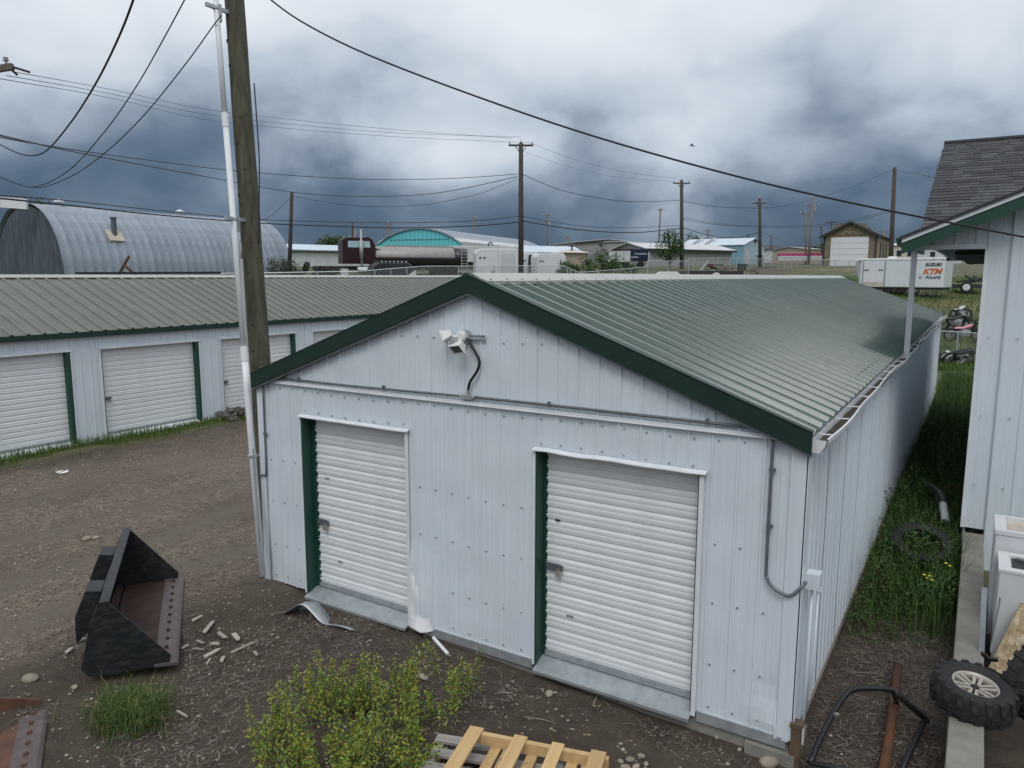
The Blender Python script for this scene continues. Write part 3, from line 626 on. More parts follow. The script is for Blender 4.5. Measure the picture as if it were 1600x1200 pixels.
curb = tag(MB().box(7.70, 7.95, -2.5, 5.99, -0.5, 0.30).build('concrete_curb', 'concrete', bevel=0.012), 'long grey concrete foundation wall running beside the alley toward the viewer', 'foundation wall')

# ================================================================ floodlight, conduits
fl = thing('security_light', 'white twin-head floodlight on the shed gable with black cable', 'floodlight', (3.19, -0.02, 3.32))
MB().lathe([(0.0, 0.075), (0.045, 0.075), (0.058, 0.06), (0.06, 0.0), (0.0, 0.0)], 20, Matrix.Rotation(math.pi/2, 4, 'X')).build('round_base', 'lamp_white', fl, smooth=False)
MB().lathe([(0.0, 0.03), (0.066, 0.03), (0.066, -0.012), (0.0, -0.012)], 16, Matrix.Translation((0.025, 0, 0)) @ Matrix.Rotation(math.pi/2, 4, 'X')).build('back_box', 'cast_grey', fl)
MB().box(0.04, 0.265, -0.012, -0.002, -0.022, 0.022).box(0.04, 0.265, -0.025, -0.012, 0.014, 0.022).box(0.04, 0.265, -0.025, -0.012, -0.022, -0.014).build('mounting_strut', 'galv', fl)
def lamp_head(loc, rot, pivot):
    h = MB().add([(-0.075, 0, -0.05), (0.075, 0, -0.05), (0.075, 0, 0.05), (-0.075, 0, 0.05), (-0.04, 0.085, -0.03), (0.04, 0.085, -0.03), (0.04, 0.085, 0.03), (-0.04, 0.085, 0.03)], [(4, 5, 6, 7), (0, 1, 5, 4), (1, 2, 6, 5), (2, 3, 7, 6), (3, 0, 4, 7)]).box(-0.085, 0.085, -0.018, 0.002, 0.046, 0.058).box(-0.085, 0.085, -0.018, 0.002, -0.058, -0.046).box(-0.085, -0.072, -0.018, 0.002, -0.046, 0.046).box(0.072, 0.085, -0.018, 0.002, -0.046, 0.046).build('lamp_head', 'lamp_white', fl, loc=loc, rot=rot)
    MB().box(-0.071, 0.071, -0.006, -0.001, -0.045, 0.045).build('lens', 'lens_dark', h)
    MB().tube([pivot, loc], 0.016, 8).build('swivel', 'lamp_white', fl)
lamp_head((-0.155, -0.13, 0.0), (R(25), R(-15), R(-65)), (-0.03, -0.08, 0.0)); lamp_head((0.035, -0.17, -0.115), (R(38), R(-8), R(-12)), (0.01, -0.08, -0.03))
def curve(pts, n=8):
    pts = [Vector(p) for p in pts]; out = []
    for i in range(len(pts)-1):
        p0, p1, p2, p3 = pts[max(i-1, 0)], pts[i], pts[i+1], pts[min(i+2, len(pts)-1)]
        for k in range(n):
            s = k/n; out.append(0.5*((2*p1) + (p2-p0)*s + (2*p0-5*p1+4*p2-p3)*s*s + (3*p1-p0-3*p2+p3)*s**3))
    return out + [pts[-1]]
o3 = Vector((3.19, -0.02, 3.32))
MB().tube(curve([Vector(p)-o3 for p in ((3.255, -0.05, 3.30), (3.31, -0.055, 3.23), (3.395, -0.06, 3.11), (3.405, -0.06, 3.04), (3.36, -0.055, 2.955), (3.285, -0.05, 2.86), (3.255, -0.045, 2.775))]), 0.0145, 8).build('cable', 'black_plastic', fl, smooth=True)
cd = thing('conduit', 'dark grey electrical conduit running across the shed gable under the floodlight', 'conduit', (3.25, -0.035, 2.69))
oc = Vector((3.25, -0.035, 2.69))
run = curve([Vector(p)-oc for p in ((-0.02, -0.045, 1.40), (0.04, -0.04, 1.405), (0.09, -0.035, 1.46), (0.10, -0.035, 2.0), (0.105, -0.035, 2.60), (0.13, -0.035, 2.665), (0.20, -0.035, 2.685), (1.6, -0.035, 2.682), (3.17, -0.035, 2.700))], 5)
MB().tube(run, 0.0125, 8).build('pipe', 'conduit', cd, smooth=True)
run = curve([Vector(p)-oc for p in ((3.31, -0.035, 2.702), (4.6, -0.035, 2.70), (6.12, -0.035, 2.69), (6.24, -0.035, 2.67), (6.295, -0.035, 2.60), (6.30, -0.035, 2.45), (6.30, -0.035, 1.55), (6.315, -0.04, 1.42), (6.38, -0.045, 1.345), (6.50, -0.045, 1.315), (6.585, -0.02, 1.40), (6.61, 0.03, 1.43))], 5)
MB().tube(run, 0.0145, 8).build('pipe', 'conduit', cd, smooth=True)
MB().box(-0.075, 0.05, -0.022, 0.012, -0.018, 0.030).tube([(-0.1, 0, 0.008), (-0.07, 0, 0.008)], 0.02, 8).tube([(0.05, 0, 0.01), (0.085, 0, 0.01)], 0.02, 8).tube([(0.0, 0, 0.03), (0.003, -0.008, 0.085)], 0.019, 8).build('junction_body', 'cast_grey', cd)
c0 = None
for p in ((0.75, 2.684), (2.1, 2.69), (4.2, 2.70), (5.75, 2.693)):
    if c0 is None: c0 = MB().box(-0.012, 0.012, -0.018, 0.014, -0.017, 0.035).build('clip', 'conduit', cd, loc=Vector((p[0], -0.035, p[1]))-oc)
    else: copy_of(c0, cd, Vector((p[0], -0.035, p[1]))-oc)
for p in ((6.30, 2.36), (6.30, 1.88), (0.10, 1.95)): copy_of(c0, cd, Vector((p[0], -0.035, p[1]))-oc, (0, math.pi/2, 0))
eb = thing('electrical_box', 'pale blue-grey electrical box with plastic pipes at the shed front corner', 'electrical box', (6.64, 0.14, 1.35))
MB().box(-0.045, 0.065, -0.06, 0.07, 0.01, 0.135).box(-0.05, 0.070, -0.066, -0.059, 0.005, 0.14).build('box_body', 'siding', eb)
MB().tube([(0.0, 0.02, 0.0), (-0.005, 0.02, -0.75), (-0.01, 0.02, -1.62)], 0.013, 10).build('pipe', 'siding', eb, smooth=True); MB().tube([(0.045, 0.05, 0.0), (0.04, 0.05, -0.6), (0.0, 0.03, -1.2)], 0.010, 10).build('pipe', 'siding', eb, smooth=True)
MB().tube([(-0.01, 0.02, -1.30), (-0.01, 0.02, -1.44)], 0.018, 10).tube([(0.045, 0.05, 0.0), (0.045, 0.05, -0.04)], 0.024, 8).build('coupling', 'white_metal', eb)
tag(MB().box(6.575, 6.65, -0.045, 0.04, -0.35, 0.16).box(6.565, 6.66, -0.055, 0.05, 0.16, 0.20).build('wood_stake', 'wood_brown'), 'short dark wooden stake at the near corner of the shed', 'wooden stake')

# ================================================================ main utility pole with white mast
pb, pt = at(413, 660, 10.0), at(357, -130, 10.0)
pole = thing('utility_pole', 'thick weathered wooden utility pole rising behind the shed corner', 'utility pole', (pb.x, pb.y, -0.4))
dirp = (pt-pb).normalized(); foot = pb - dirp*((pb.z+0.4)/dirp.z); og = Vector((pb.x, pb.y, -0.4))
nseg = 26; pts = []; rs = []
for i in range(nseg+1):
    f = i/nseg; pts.append(foot + (pt-foot)*f - og + Vector((0.006*noise.noise((f*9, 0, 0)), 0.006*noise.noise((0, f*9, 0)), 0))); rs.append(0.142-0.018*f)
MB().tube(pts, rs, 18).build('trunk', 'pole_wood', pole, smooth=True)
def on_pole(z): f = (z-foot.z)/(pt.z-foot.z); return foot + (pt-foot)*f
kn = None; rnd = random.Random(5)
for i in range(16):
    p = on_pole(2.6+i*0.34); a = rnd.uniform(3.4, 5.6); q = p + Vector((math.cos(a), math.sin(a), 0))*0.128 - og
    if kn is None: kn = MB().lathe([(0.0, 0.012), (0.018, 0.009), (0.028, 0.0)], 8).build('knot', 'pole_dark', pole, loc=q, rot=(math.pi/2, 0, a+math.pi/2))
    else: copy_of(kn, pole, q, (math.pi/2, 0, a+math.pi/2))
# mast pipe
mtop, mbot = at(332, -60, 9.75), at(410, 900, 9.50)
mast = thing('mast_pipe', 'tall thin white service mast pipe leaning beside the wooden pole', 'mast pipe', mbot)
def mp(v): f = (900-v)/960; return mbot + (mtop-mbot)*f - mbot
MB().tube([mp(900), mp(620), mp(556)], 0.043, 14).build('lower_pipe', 'white_metal', mast, smooth=True)
MB().tube([mp(556), mp(190)], 0.038, 14).build('middle_pipe', 'white_metal', mast, smooth=True)
MB().tube([mp(190), mp(-60)], 0.035, 14).build('upper_pipe', 'white_metal', mast, smooth=True)
for v, r in ((556, 0.049), (190, 0.044)): MB().tube([mp(v+14), mp(v-8)], r, 14).build('coupling', 'white_metal', mast)
for v, du in ((14, 30), (348, 22)):
    a = at(0, 0, 1); p = mp(v) + mbot; q = on_pole(p.z); d = (q-p); d.z = 0; L_ = d.length; d.normalize()
    br = MB().bar(p - d*0.16, p + d*(L_-0.05), 0.045, 0.045).build('standoff', 'galv', None)
    br.parent = mast; br.location = -mbot
    sb = MB().box(-0.05, 0.05, -0.02, 0.02, -0.14, 0.06).build('bracket_plate', 'cast_grey', mast, loc=p + d*(L_-0.17) + Vector((0.02, -0.10, -0.02)) - mbot, rot=(0, 0, R(-30)))
    MB().tube([p - mbot + Vector((0, 0, -0.015)), p - mbot + Vector((0, 0, 0.015))], 0.053, 12).build('clamp', 'galv', mast)
p = mp(716) + mbot
MB().bar(p-mbot, Vector((-0.03, 0.03, p.z))-mbot, 0.02, 0.02).bar(p-mbot-Vector((0.12, -0.07, 0)), p-mbot, 0.02, 0.02).tube([p-mbot-Vector((0, 0, 0.015)), p-mbot+Vector((0, 0, 0.015))], 0.058, 12).build('clamp', 'galv', mast)
c2 = [at(377, 405, 9.62), at(388, 600, 9.60), at(396, 720, 9.52), at(402, 800, 9.50), at(410, 905, 9.48)]
tag(MB().tube(c2, 0.021, 8).tube([c2[0]+Vector((0, 0, 0.02)), at(376, 380, 9.65)], 0.012, 6).build('thin_conduit', 'far_grey', smooth=True), 'thin grey conduit between the white mast and the wooden pole', 'conduit')

# ================================================================ things lying in the yard
def bucket(name, label, origin, ang, mats, length=2.2, depth=0.88, height=0.74, tilt=0.0):
    """loader bucket : local x along the cutting edge, local y toward the cutting edge, open side up/forward"""
    o = thing(name, label, 'loader bucket', origin, 0, rot=(tilt, 0, ang))
    body, inner, edge = mats; t_ = 0.022
    prof = [(0.0, 0.10), (0.06, 0.02), (0.16, 0.0), (depth-0.22, 0.0)]                # floor and heel
    back = [(0.0, 0.10), (0.10, 0.52), (0.22, height)]
    mb = MB()
    for (ya, za), (yb, zb) in zip(prof, prof[1:]): mb.add([(0, ya, za), (length, ya, za), (length, yb, zb), (0, yb, zb)], [(0, 1, 2, 3)])
    for (ya, za), (yb, zb) in zip(back, back[1:]): mb.add([(0, ya, za), (length, ya, za), (length, yb, zb), (0, yb, zb)], [(0, 3, 2, 1)])
    mb.build('shell', body, o)
    mb = MB()
    for (ya, za), (yb, zb) in zip(prof, prof[1:]): mb.add([(0.02, ya+t_, za+t_), (length-0.02, ya+t_, za+t_), (length-0.02, yb, zb+t_), (0.02, yb, zb+t_)], [(0, 1, 2, 3)])
    for (ya, za), (yb, zb) in zip(back, back[1:]): mb.add([(0.02, ya+t_, za+t_), (length-0.02, ya+t_, za+t_), (length-0.02, yb+t_, zb), (0.02, yb+t_, zb)], [(0, 3, 2, 1)])
    mb.build('lining', inner, o)
    side = [(0.0, 0.10), (0.06, 0.02), (0.16, -0.002), (depth-0.08, -0.002), (depth-0.06, 0.09), (0.27, height+0.015), (0.20, height+0.015), (0.10, 0.52)]
    for xa in (-0.012, length-0.010): MB().prism(side, 'x', xa, xa+0.022).build('side_plate', body, o)
    MB().prism([(0.17, height-0.06), (0.27, height-0.02), (0.29, height+0.03), (0.20, height+0.03)], 'x', -0.02, length+0.02).build('top_lip', body, o)
    ce = MB().prism([(depth-0.22, 0.002), (depth, -0.012), (depth, 0.006), (depth-0.03, 0.024), (depth-0.22, 0.030)], 'x', -0.03, length+0.03).build('cutting_edge', edge, o)
    b0 = None; nb_ = 11
    for i in range(nb_):
        lx = 0.12 + (length-0.24)*i/(nb_-1)
        if b0 is None: b0 = MB().lathe([(0.0, 0.022), (0.018, 0.022), (0.022, 0.010), (0.022, 0.0)], 6).build('bolt', inner, ce, loc=(lx, depth-0.12, 0.027))
        else: copy_of(b0, ce, (lx, depth-0.12, 0.027))
    for xa in (0.45, length-0.75): MB().prism([(-0.10, 0.16), (0.05, 0.30), (0.16, height-0.04), (0.02, height-0.02), (-0.09, 0.45)], 'x', xa, xa+0.30).build('hitch_bracket', body, o)
    return o
tipn, tipf = onz(279, 1044, -0.03), onz(288, 908, 0.0)
ax = (tipn - tipf); ang = math.atan2(ax.y, ax.x); Lb = ax.length
bvec = Vector((-math.sin(ang), math.cos(ang), 0))
b1 = bucket('loader_bucket', 'black steel loader bucket lying on the gravel with its open side toward the shed', tipf - bvec*0.86 + Vector((0, 0, 0.035)), ang, ('steel_black', 'steel_inside', 'steel_edge'), length=Lb, depth=0.86, height=0.73)
# small white decal on the top lip: arrow and bars
MB().prism([(Lb*0.55, 0.24), (Lb*0.55+0.10, 0.24), (Lb*0.55+0.05, 0.17)], 'y', 0.075, 0.078).build('decal', 'print_black', b1)
e2 = onz(80, 1104, -0.02)
bucket('loader_bucket', 'rusty brown loader bucket cut off at the lower left edge of the picture', e2 - bvec*1.05 + Vector((0, 0, -0.05)), ang+R(6), ('rust', 'rust', 'steel_edge'), length=1.9, depth=1.02, height=0.30)

# wooden pallets
pA, pB = onz(742, 1140, 0.19), onz(944, 1180, 0.19)
pd = (pB-pA); pang = math.atan2(pd.y, pd.x); PW = pd.length+0.08
pal = thing('pallet', 'new yellow wooden pallet lying on top of an old grey pallet', 'pallet', (pA.x, pA.y, 0.0), pang)
s0 = None
for i in range(3):
    if s0 is None: s0 = MB().box(-0.04, PW-0.04, -0.045, 0.0, 0.10, 0.19).build('stringer', 'pallet_new', pal)
    else: copy_of(s0, pal, (0, -0.5*i, 0))
d0 = None
for i, (xx, w_) in enumerate(((-0.045, 0.12), (0.345, 0.11), (0.665, 0.10), (0.985, 0.12))):
    MB().box(xx, xx+w_, -1.06, 0.012, 0.192, 0.212).build('deck_board', 'pallet_new', pal)
for xx in (0.16, 0.27, 0.47, 0.80, 0.92): MB().box(xx, xx+0.085, -1.05, 0.0, 0.076, 0.098).build('deck_board', 'pallet_new', pal)
q0 = onz(692, 1143, 0.07); old = thing('pallet', 'old weathered grey pallet half under the new yellow one', 'pallet', (q0.x, q0.y, -0.10), pang+R(4))
for i in range(6): MB().box(-0.04+0.02*(i % 2), 1.12, -0.10-0.185*i, 0.0-0.185*i, 0.125, 0.147).build('deck_board', 'pallet_old', old)
for xx in (-0.005, 0.52, 1.02): MB().box(xx, xx+0.045, -1.05, 0.0, 0.03, 0.123).build('stringer', 'pallet_old', old)
for i in range(3): MB().box(-0.02, 1.1, -0.12-0.44*i, -0.02-0.44*i, 0.005, 0.028).build('deck_board', 'pallet_old', old)

# bent flashing sheet by the narrow door
g0 = onz(440, 957, -0.05); g1 = onz(548, 985, -0.05)
dv = (g1-g0); L_ = dv.length; mb = MB(); vs = []; n_ = 18
for i in range(n_+1):
    f = i/n_; zz = 0.05 + 0.16*math.sin(math.pi*min(1, f*1.5))**2*(1 if f < 0.67 else 0) + 0.02*math.sin(f*9)
    for w_ in (0.0, 0.14, 0.26): vs.append((f*L_, w_*0.8, zz - w_*0.25 + 0.12*w_*math.sin(f*5)))
mb.add(vs, [(i*3+j, (i+1)*3+j, (i+1)*3+j+1, i*3+j+1) for i in range(n_) for j in range(2)])
sh_ = mb.build('scrap_sheet', 'galv', loc=(g0.x, g0.y, -0.10), rot=(0, 0, math.atan2(dv.y, dv.x)), smooth=True)
so = sh_.modifiers.new('solid', 'SOLIDIFY'); so.thickness = 0.006
tag(sh_, 'bent galvanised metal strip lying by the narrow door sill', 'scrap metal')
tag(MB().tube([onz(700, 1026, -0.04)+Vector((0, 0, 0.03)), onz(677, 1003, 0)+Vector((0, 0, 0.05))], 0.018, 8).build('white_pipe', 'white_metal'), 'short white plastic pipe leaning by the shed wall', 'pipe')
# scraps of pale wood beside the black bucket
sc_px = [(318, 990, 335, 972, .05), (300, 976, 318, 968, .035), (318, 1022, 345, 1008, .05), (352, 994, 340, 986, .05), (360, 1016, 402, 998, .035), (365, 985, 373, 997, .055), (283, 1012, 296, 1006, .03), (300, 1010, 320, 1012, .02), (322, 1034, 330, 1024, .02), (345, 1030, 350, 1021, .04), (397, 1015, 402, 1023, .03), (318, 1003, 306, 1000, .025), (330, 1001, 343, 1003, .05), (276, 1104, 293, 1113, .02), (103, 1028, 115, 1020, .05), (120, 1010, 134, 1004, .04), (655, 1045, 668, 1052, .07)]
for i, (u0, v0, u1, v1, w_) in enumerate(sc_px):
    a, b_ = onz(u0, v0, -0.02), onz(u1, v1, -0.02); gz = ground_z((a.x+b_.x)/2, (a.y+b_.y)/2)
    a.z = gz+0.02; b_.z = gz+0.03; wd = (b_-a)
    o = MB().add([(0, -w_/2, 0), (wd.length*0.85, -w_/2*0.8, 0), (wd.length, 0, 0), (wd.length*0.8, w_/2, 0), (0.01, w_/2*0.8, 0), (0, -w_/2, 0.014), (wd.length*0.85, -w_/2*0.8, 0.016), (wd.length, 0, 0.010), (wd.length*0.8, w_/2, 0.014), (0.01, w_/2*0.8, 0.016)], [(5, 6, 7, 8, 9), (0, 1, 6, 5), (1, 2, 7, 6), (2, 3, 8, 7), (3, 4, 9, 8), (4, 0, 5, 9)]).build('wood_scrap', 'wood_scrap', loc=a, rot=(0, R(random.uniform(-6, 3)), math.atan2(wd.y, wd.x)))
    lab = 'splintered pale wood scrap on the dirt beside the black loader bucket'
    lab = ('pale wood scrap, upper left of the scatter beside the black bucket', 'thin pale scrap at the top of the scatter nearest the bucket edge', 'broad pale stick in the lower middle of the scatter beside the bucket', 'short pale chip in the middle of the scatter beside the bucket', '', 'short thick pale chip at the upper right of the scatter', 'small sliver closest to the bucket cutting edge', 'thin sliver lying just right of the closest one to the bucket', 'thin lowest sliver of the scatter beside the bucket', 'leaf-shaped pale chip at the bottom of the scatter', 'small chip at the far right end of the scatter', 'tiny sliver left of the middle of the scatter', 'pale chip at the centre of the scatter beside the bucket', '', 'pale wood scrap on the gravel touching the left side of the bucket', 'second pale scrap on the gravel further left of the bucket', '')[i] or lab
    if i == 4: lab = 'longest pale wood stick among the scraps right of the black bucket'
    if i == 16: lab = 'small pale wood block in front of the shed wall behind the weeds'
    if i == 13: lab = 'thin pale wood sliver on the dirt right of the grass clump'
    tag(o, lab, 'wood scrap', 'pale wood scraps around the bucket')
# stones that stand out
def stone_obj(u, v, r, label, z=0.0, squash=0.6, grp='single stones on the dirt'):
    p = onz(u, v, z); p.z = ground_z(p.x, p.y) + r*0.28; mb = MB(); n_ = 12; prof = []
    for k in range(7): a = -math.pi/2+math.pi*k/6; prof.append((r*math.cos(a), r*squash*math.sin(a)))
    mb.lathe(prof, n_); sd_ = random.random()*50
    mb.v = [tuple(Vector(q)*(1+0.22*noise.noise(Vector(q)/r*1.1+Vector((sd_, 0, 0))))) for q in mb.v]
    o = mb.build('stone', 'stone', loc=p, rot=(0, 0, random.uniform(0, 6)), smooth=True); o.scale = (1.25, 0.9, 1)
    return tag(o, label, 'stone', grp)
stone_obj(48, 1064, 0.075, 'tan oval stone left of the black bucket', squash=0.5); stone_obj(116, 1070, 0.035, 'small white pebble below the tan stone by the bucket')
stone_obj(858, 1081, 0.045, 'white round stone on dirt in front of the wide door', -0.13); stone_obj(1202, 1192, 0.075, 'large pale stone at the near corner of the shed foundation', -0.2)
stone_obj(1120, 1153, 0.028, 'small pale stone beside the foundation right of the wide door', -0.2); stone_obj(1156, 1172, 0.022, 'yellowish pebble near the foundation corner', -0.2)
for u, v, r in ((985, 1180, .035), (1002, 1174, .03), (978, 1192, .04), (994, 1190, .03), (1010, 1186, .025), (970, 1182, .025)): stone_obj(u, v, r, 'round stone in the small heap right of the pallets', -0.15, grp='heap of stones right of the pallets')
stone_obj(136, 842, 0.06, 'lone white stone on the gravel lane behind the black bucket', 0); stone_obj(150, 840, 0.045, 'smaller of the two white stones on the gravel lane', 0)
# rubble heap at the third door of the left building
mb = MB(); rnd = random.Random(9)
for i in range(46):
    cx, cy = -9.72 + rnd.uniform(-0.2, 0.5), 6.9 + rnd.uniform(-0.4, 1.1); r = rnd.uniform(0.06, 0.17)*(1 - 0.3*abs(cy-7.2)); k0 = len(mb.v)
    prof = [(0, -r*0.6), (r*0.8, -r*0.3), (r, r*0.1), (r*0.6, r*0.5), (0, r*0.6)]; mb.lathe(prof, 6, Matrix.Translation((cx, cy, 0.05 + rnd.uniform(0, 0.16))))
    mb.v[k0:] = [tuple(Vector(q)+Vector((rnd.uniform(-1, 1), rnd.uniform(-1, 1), rnd.uniform(-1, 1)))*r*0.25) for q in mb.v[k0:]]
tag(mb.build('rubble_heap', 'rubble'), 'dark heap of broken rubble against the left storage building', 'rubble heap')
litter = onz(352, 734+0, 0); pz = onz(91, 742, 0)
tag(MB().add([(0, 0, 0), (0.16, 0.03, 0.01), (0.18, 0.09, 0.04), (0.06, 0.06, 0.02)], [(0, 1, 2, 3)]).add([(0, 0, 0.02), (0.1, 0.1, 0.05), (-0.06, 0.12, 0.01)], [(0, 1, 2)]).build('plastic_scrap', 'white_metal', loc=(pz.x, pz.y, ground_z(pz.x, pz.y)+0.02), rot=(0.1, 0, 1.0)), 'torn white plastic scrap on the gravel by the grass strip', 'litter')

# ------------------------------------------------ junk on the right
def wheel(name, label, loc, rot, R0=0.34, w=0.25, rim_r=0.17, rim=True, lugs=18, cat='tyre', group=None):
    o = thing(name, label, cat, loc, 0, group, rot)
    h = w/2; prof = [(rim_r, -h*0.72), (rim_r+0.02, -h*0.86), (R0*0.80, -h), (R0*0.93, -h*0.86), (R0*0.965, -h*0.5), (R0*0.97, 0), (R0*0.965, h*0.5), (R0*0.93, h*0.86), (R0*0.80, h), (rim_r+0.02, h*0.86), (rim_r, h*0.72)]
    ty = MB().lathe(prof, 36).build('tyre', 'rubber', o, smooth=True); l0 = None
    for i in range(lugs):
        for sgn in (-1, 1):
            a = 2*math.pi*(i + (0.5 if sgn > 0 else 0))/lugs; rot_ = (0, 0, a)
            if l0 is None:
                l0 = {}
            if sgn not in l0:
                l0[sgn] = MB().add([(R0*0.94, -0.022, sgn*h*0.06), (R0*0.94, 0.028, sgn*h*0.06), (R0*1.02, 0.024, sgn*h*0.08), (R0*1.02, -0.018, sgn*h*0.08), (R0*0.86, -0.055, sgn*h*0.98), (R0*0.86, 0.0, sgn*h*0.98), (R0*0.97, -0.005, sgn*h*0.96), (R0*0.97, -0.05, sgn*h*0.96)], [(0, 1, 2, 3), (7, 6, 5, 4), (3, 2, 6, 7), (0, 3, 7, 4), (1, 5, 6, 2)]).build('lug', 'rubber', ty, rot=rot_)
            else: copy_of(l0[sgn], ty, rot=rot_)
    if rim:
        rm = MB().lathe([(rim_r, -h*0.72), (rim_r*0.97, -h*0.3), (rim_r*0.9, h*0.2), (rim_r*0.93, h*0.72), (rim_r, h*0.76), (rim_r+0.012, h*0.74)], 32).build('rim', 'alloy', o, smooth=True)
        MB().lathe([(0, h*0.30), (rim_r*0.9, h*0.22)], 24).build('rim_disc', 'far_dark', rm)
        s0_ = None
        for i in range(6):
            a = 2*math.pi*i/6
            if s0_ is None: s0_ = MB().add([(0.03, -0.028, h*0.52), (rim_r*0.93, -0.045, h*0.62), (rim_r*0.93, -0.012, h*0.62), (0.03, -0.006, h*0.52), (0.03, -0.028, h*0.3), (rim_r*0.93, -0.045, h*0.35), (rim_r*0.93, -0.012, h*0.35), (0.03, -0.006, h*0.3), (0.03, 0.006, h*0.52), (rim_r*0.93, 0.012, h*0.62), (rim_r*0.93, 0.045, h*0.62), (0.03, 0.028, h*0.52), (0.03, 0.006, h*0.3), (rim_r*0.93, 0.012, h*0.35), (rim_r*0.93, 0.045, h*0.35), (0.03, 0.028, h*0.3)], [(0, 1, 2, 3), (0, 4, 5, 1), (2, 6, 7, 3), (8, 9, 10, 11), (8, 12, 13, 9), (10, 14, 15, 11)]).build('spoke', 'alloy', rm, rot=(0, 0, a))
            else: copy_of(s0_, rm, rot=(0, 0, a))
        MB().lathe([(0, h*0.62), (0.028, h*0.58), (0.036, h*0.4)], 12).build('hub_cap', 'black_plastic', rm)
    return o
pw = onz(1521, 1085, 0.42); wheel('quad_wheel', 'knobbly quad-bike wheel with pale alloy rim lying on the concrete wall', (pw.x, pw.y, 0.43), (R(7), R(3), 0.4), R0=0.32, w=0.25, rim_r=0.172, cat='wheel')
pw2 = onz(1600, 1090, 0.35); wheel('quad_wheel', 'black knobbly tyre standing upright at the right edge of the picture', (pw2.x+0.10, pw2.y+0.02, 0.50), (R(90), R(12), R(55)), R0=0.33, w=0.26, rim_r=0.16, rim=False, cat='wheel')
pg = onz(1438, 868, 0.10); wheel('old_tyre', 'old black tyre lying tilted in the weeds of the alley', (pg.x, pg.y, 0.24), (R(24), R(8), 0), R0=0.385, w=0.22, rim_r=0.245, rim=False, lugs=22)
gz = -0.14
fr = [onz(1266, 1192, gz+.05), onz(1288, 1140, gz+.16), onz(1318, 1090, gz+.30), onz(1340, 1076, gz+.34), onz(1394, 1078, gz+.32), onz(1404, 1087, gz+.28), onz(1440, 1118, gz+.10), onz(1448, 1127, gz+.04)]
ro = thing('roll_bar', 'black bent tubular roll-bar frame lying on the dead grass', 'tube frame', (fr[0].x, fr[0].y, gz))
oo = Vector((fr[0].x, fr[0].y, gz))
MB().tube([p-oo for p in curve(fr, 4)], 0.026, 10).build('hoop', 'black_plastic', ro, smooth=True)
MB().tube([onz(1446, 1124, gz+.06)-oo, onz(1404, 1215, gz+.05)-oo], 0.024, 10).build('rear_bar', 'black_plastic', ro, smooth=True); MB().tube([fr[0]-oo, onz(1330, 1204, gz+.05)-oo, onz(1400, 1216, gz+.06)-oo], 0.024, 10).build('cross_bar', 'black_plastic', ro, smooth=True)
MB().tube([onz(1394, 1078, gz+.32)-oo, onz(1402, 1100, gz+.05)-oo], 0.02, 8).build('strut', 'black_plastic', ro)
st = (fr[1]+fr[2])/2-oo; MB().box(-0.015, 0.015, -0.03, -0.024, -0.06, 0.06).build('sticker', 'dirty_white', ro, loc=st, rot=(0.5, 0.55, 0.3))
tag(MB().tube([onz(1403, 1040, gz+.04), onz(1394, 1120, gz+.05), onz(1380, 1215, gz+.05)], 0.042, 12).build('rusty_pipe', 'rust_pipe', smooth=True), 'rust-orange steel pipe lying on the dead grass in the alley', 'pipe')
# two discarded appliances
ap = thing('freezer', 'discarded white chest appliance with dirty recessed top beside the house wall', 'appliance', (7.99, 3.15, 0.0))
MB().box(0, 0.75, 0, 0.62, 0.02, 1.17).build('cabinet', 'appliance', ap, bevel=0.012)
MB().box(-0.01, 0.76, -0.01, 0.05, 1.172, 1.22).box(-0.01, 0.76, 0.56, 0.63, 1.172, 1.22).box(-0.01, 0.10, 0.052, 0.558, 1.172, 1.22).box(0.66, 0.76, 0.052, 0.558, 1.172, 1.22).build('top_rim', 'appliance', ap); MB().box(0.10, 0.66, 0.052, 0.558, 1.172, 1.18).build('top_panel', 'dirty_white', ap)
a2 = thing('washer', 'lower discarded white appliance with broken open top in front of the freezer', 'appliance', (8.03, 2.48, 0.0))
MB().box(0, 0.70, 0, 0.60, 0.02, 0.98).build('cabinet', 'appliance', a2, bevel=0.010)
MB().box(-0.008, 0.708, -0.008, 0.10, 0.982, 1.01).box(-0.008, 0.708, 0.50, 0.608, 0.982, 1.01).box(-0.008, 0.09, 0.102, 0.498, 0.982, 1.01).build('top_rim', 'appliance', a2); MB().box(0.11, 0.70, 0.11, 0.49, 0.983, 0.987).build('opening', 'far_dark', a2); MB().bar((0.15, 0.45, 1.0), (0.6, 0.2, 1.02), 0.05, 0.02).build('broken_lid', 'conduit', a2)
ob = MB().box(0, 0.62, -0.012, 0.0, 0, 0.72).build('strand_board', 'osb', loc=(8.0, 2.10, 0.12), rot=(R(-18), R(24), R(12))); tag(ob, 'scrap sheet of tan strand board leaning against the appliances', 'board')
tag(MB().box(0, 0.05, -0.02, 0.0, 0, 0.62).bar((0.1, -0.02, 0.02), (0.16, -0.03, 0.55), 0.12, 0.008).build('metal_trim', 'galv', loc=(7.90, 2.02, 0.30), rot=(R(-10), 0, 0.2)), 'strip of galvanised trim leaning on the concrete wall by the board', 'scrap metal')
bk = onz(1545, 1012, 0.5); bo = thing('broken_bracket', 'small black plastic bracket hanging on the tan board', 'bracket', (bk.x, bk.y, 0.52))
MB().bar((-0.12, 0, 0.02), (0.04, 0, -0.02), 0.05, 0.06).bar((0.02, 0, -0.02), (0.14, 0.02, 0.05), 0.04, 0.07).bar((0.0, 0, -0.02), (0.06, -0.02, -0.14), 0.035, 0.04).build('body', 'black_plastic', bo); bo.scale = (0.55, 0.55, 0.55); bo.rotation_euler = (0.4, 0.5, 0.3); bo.location.z = 0.40
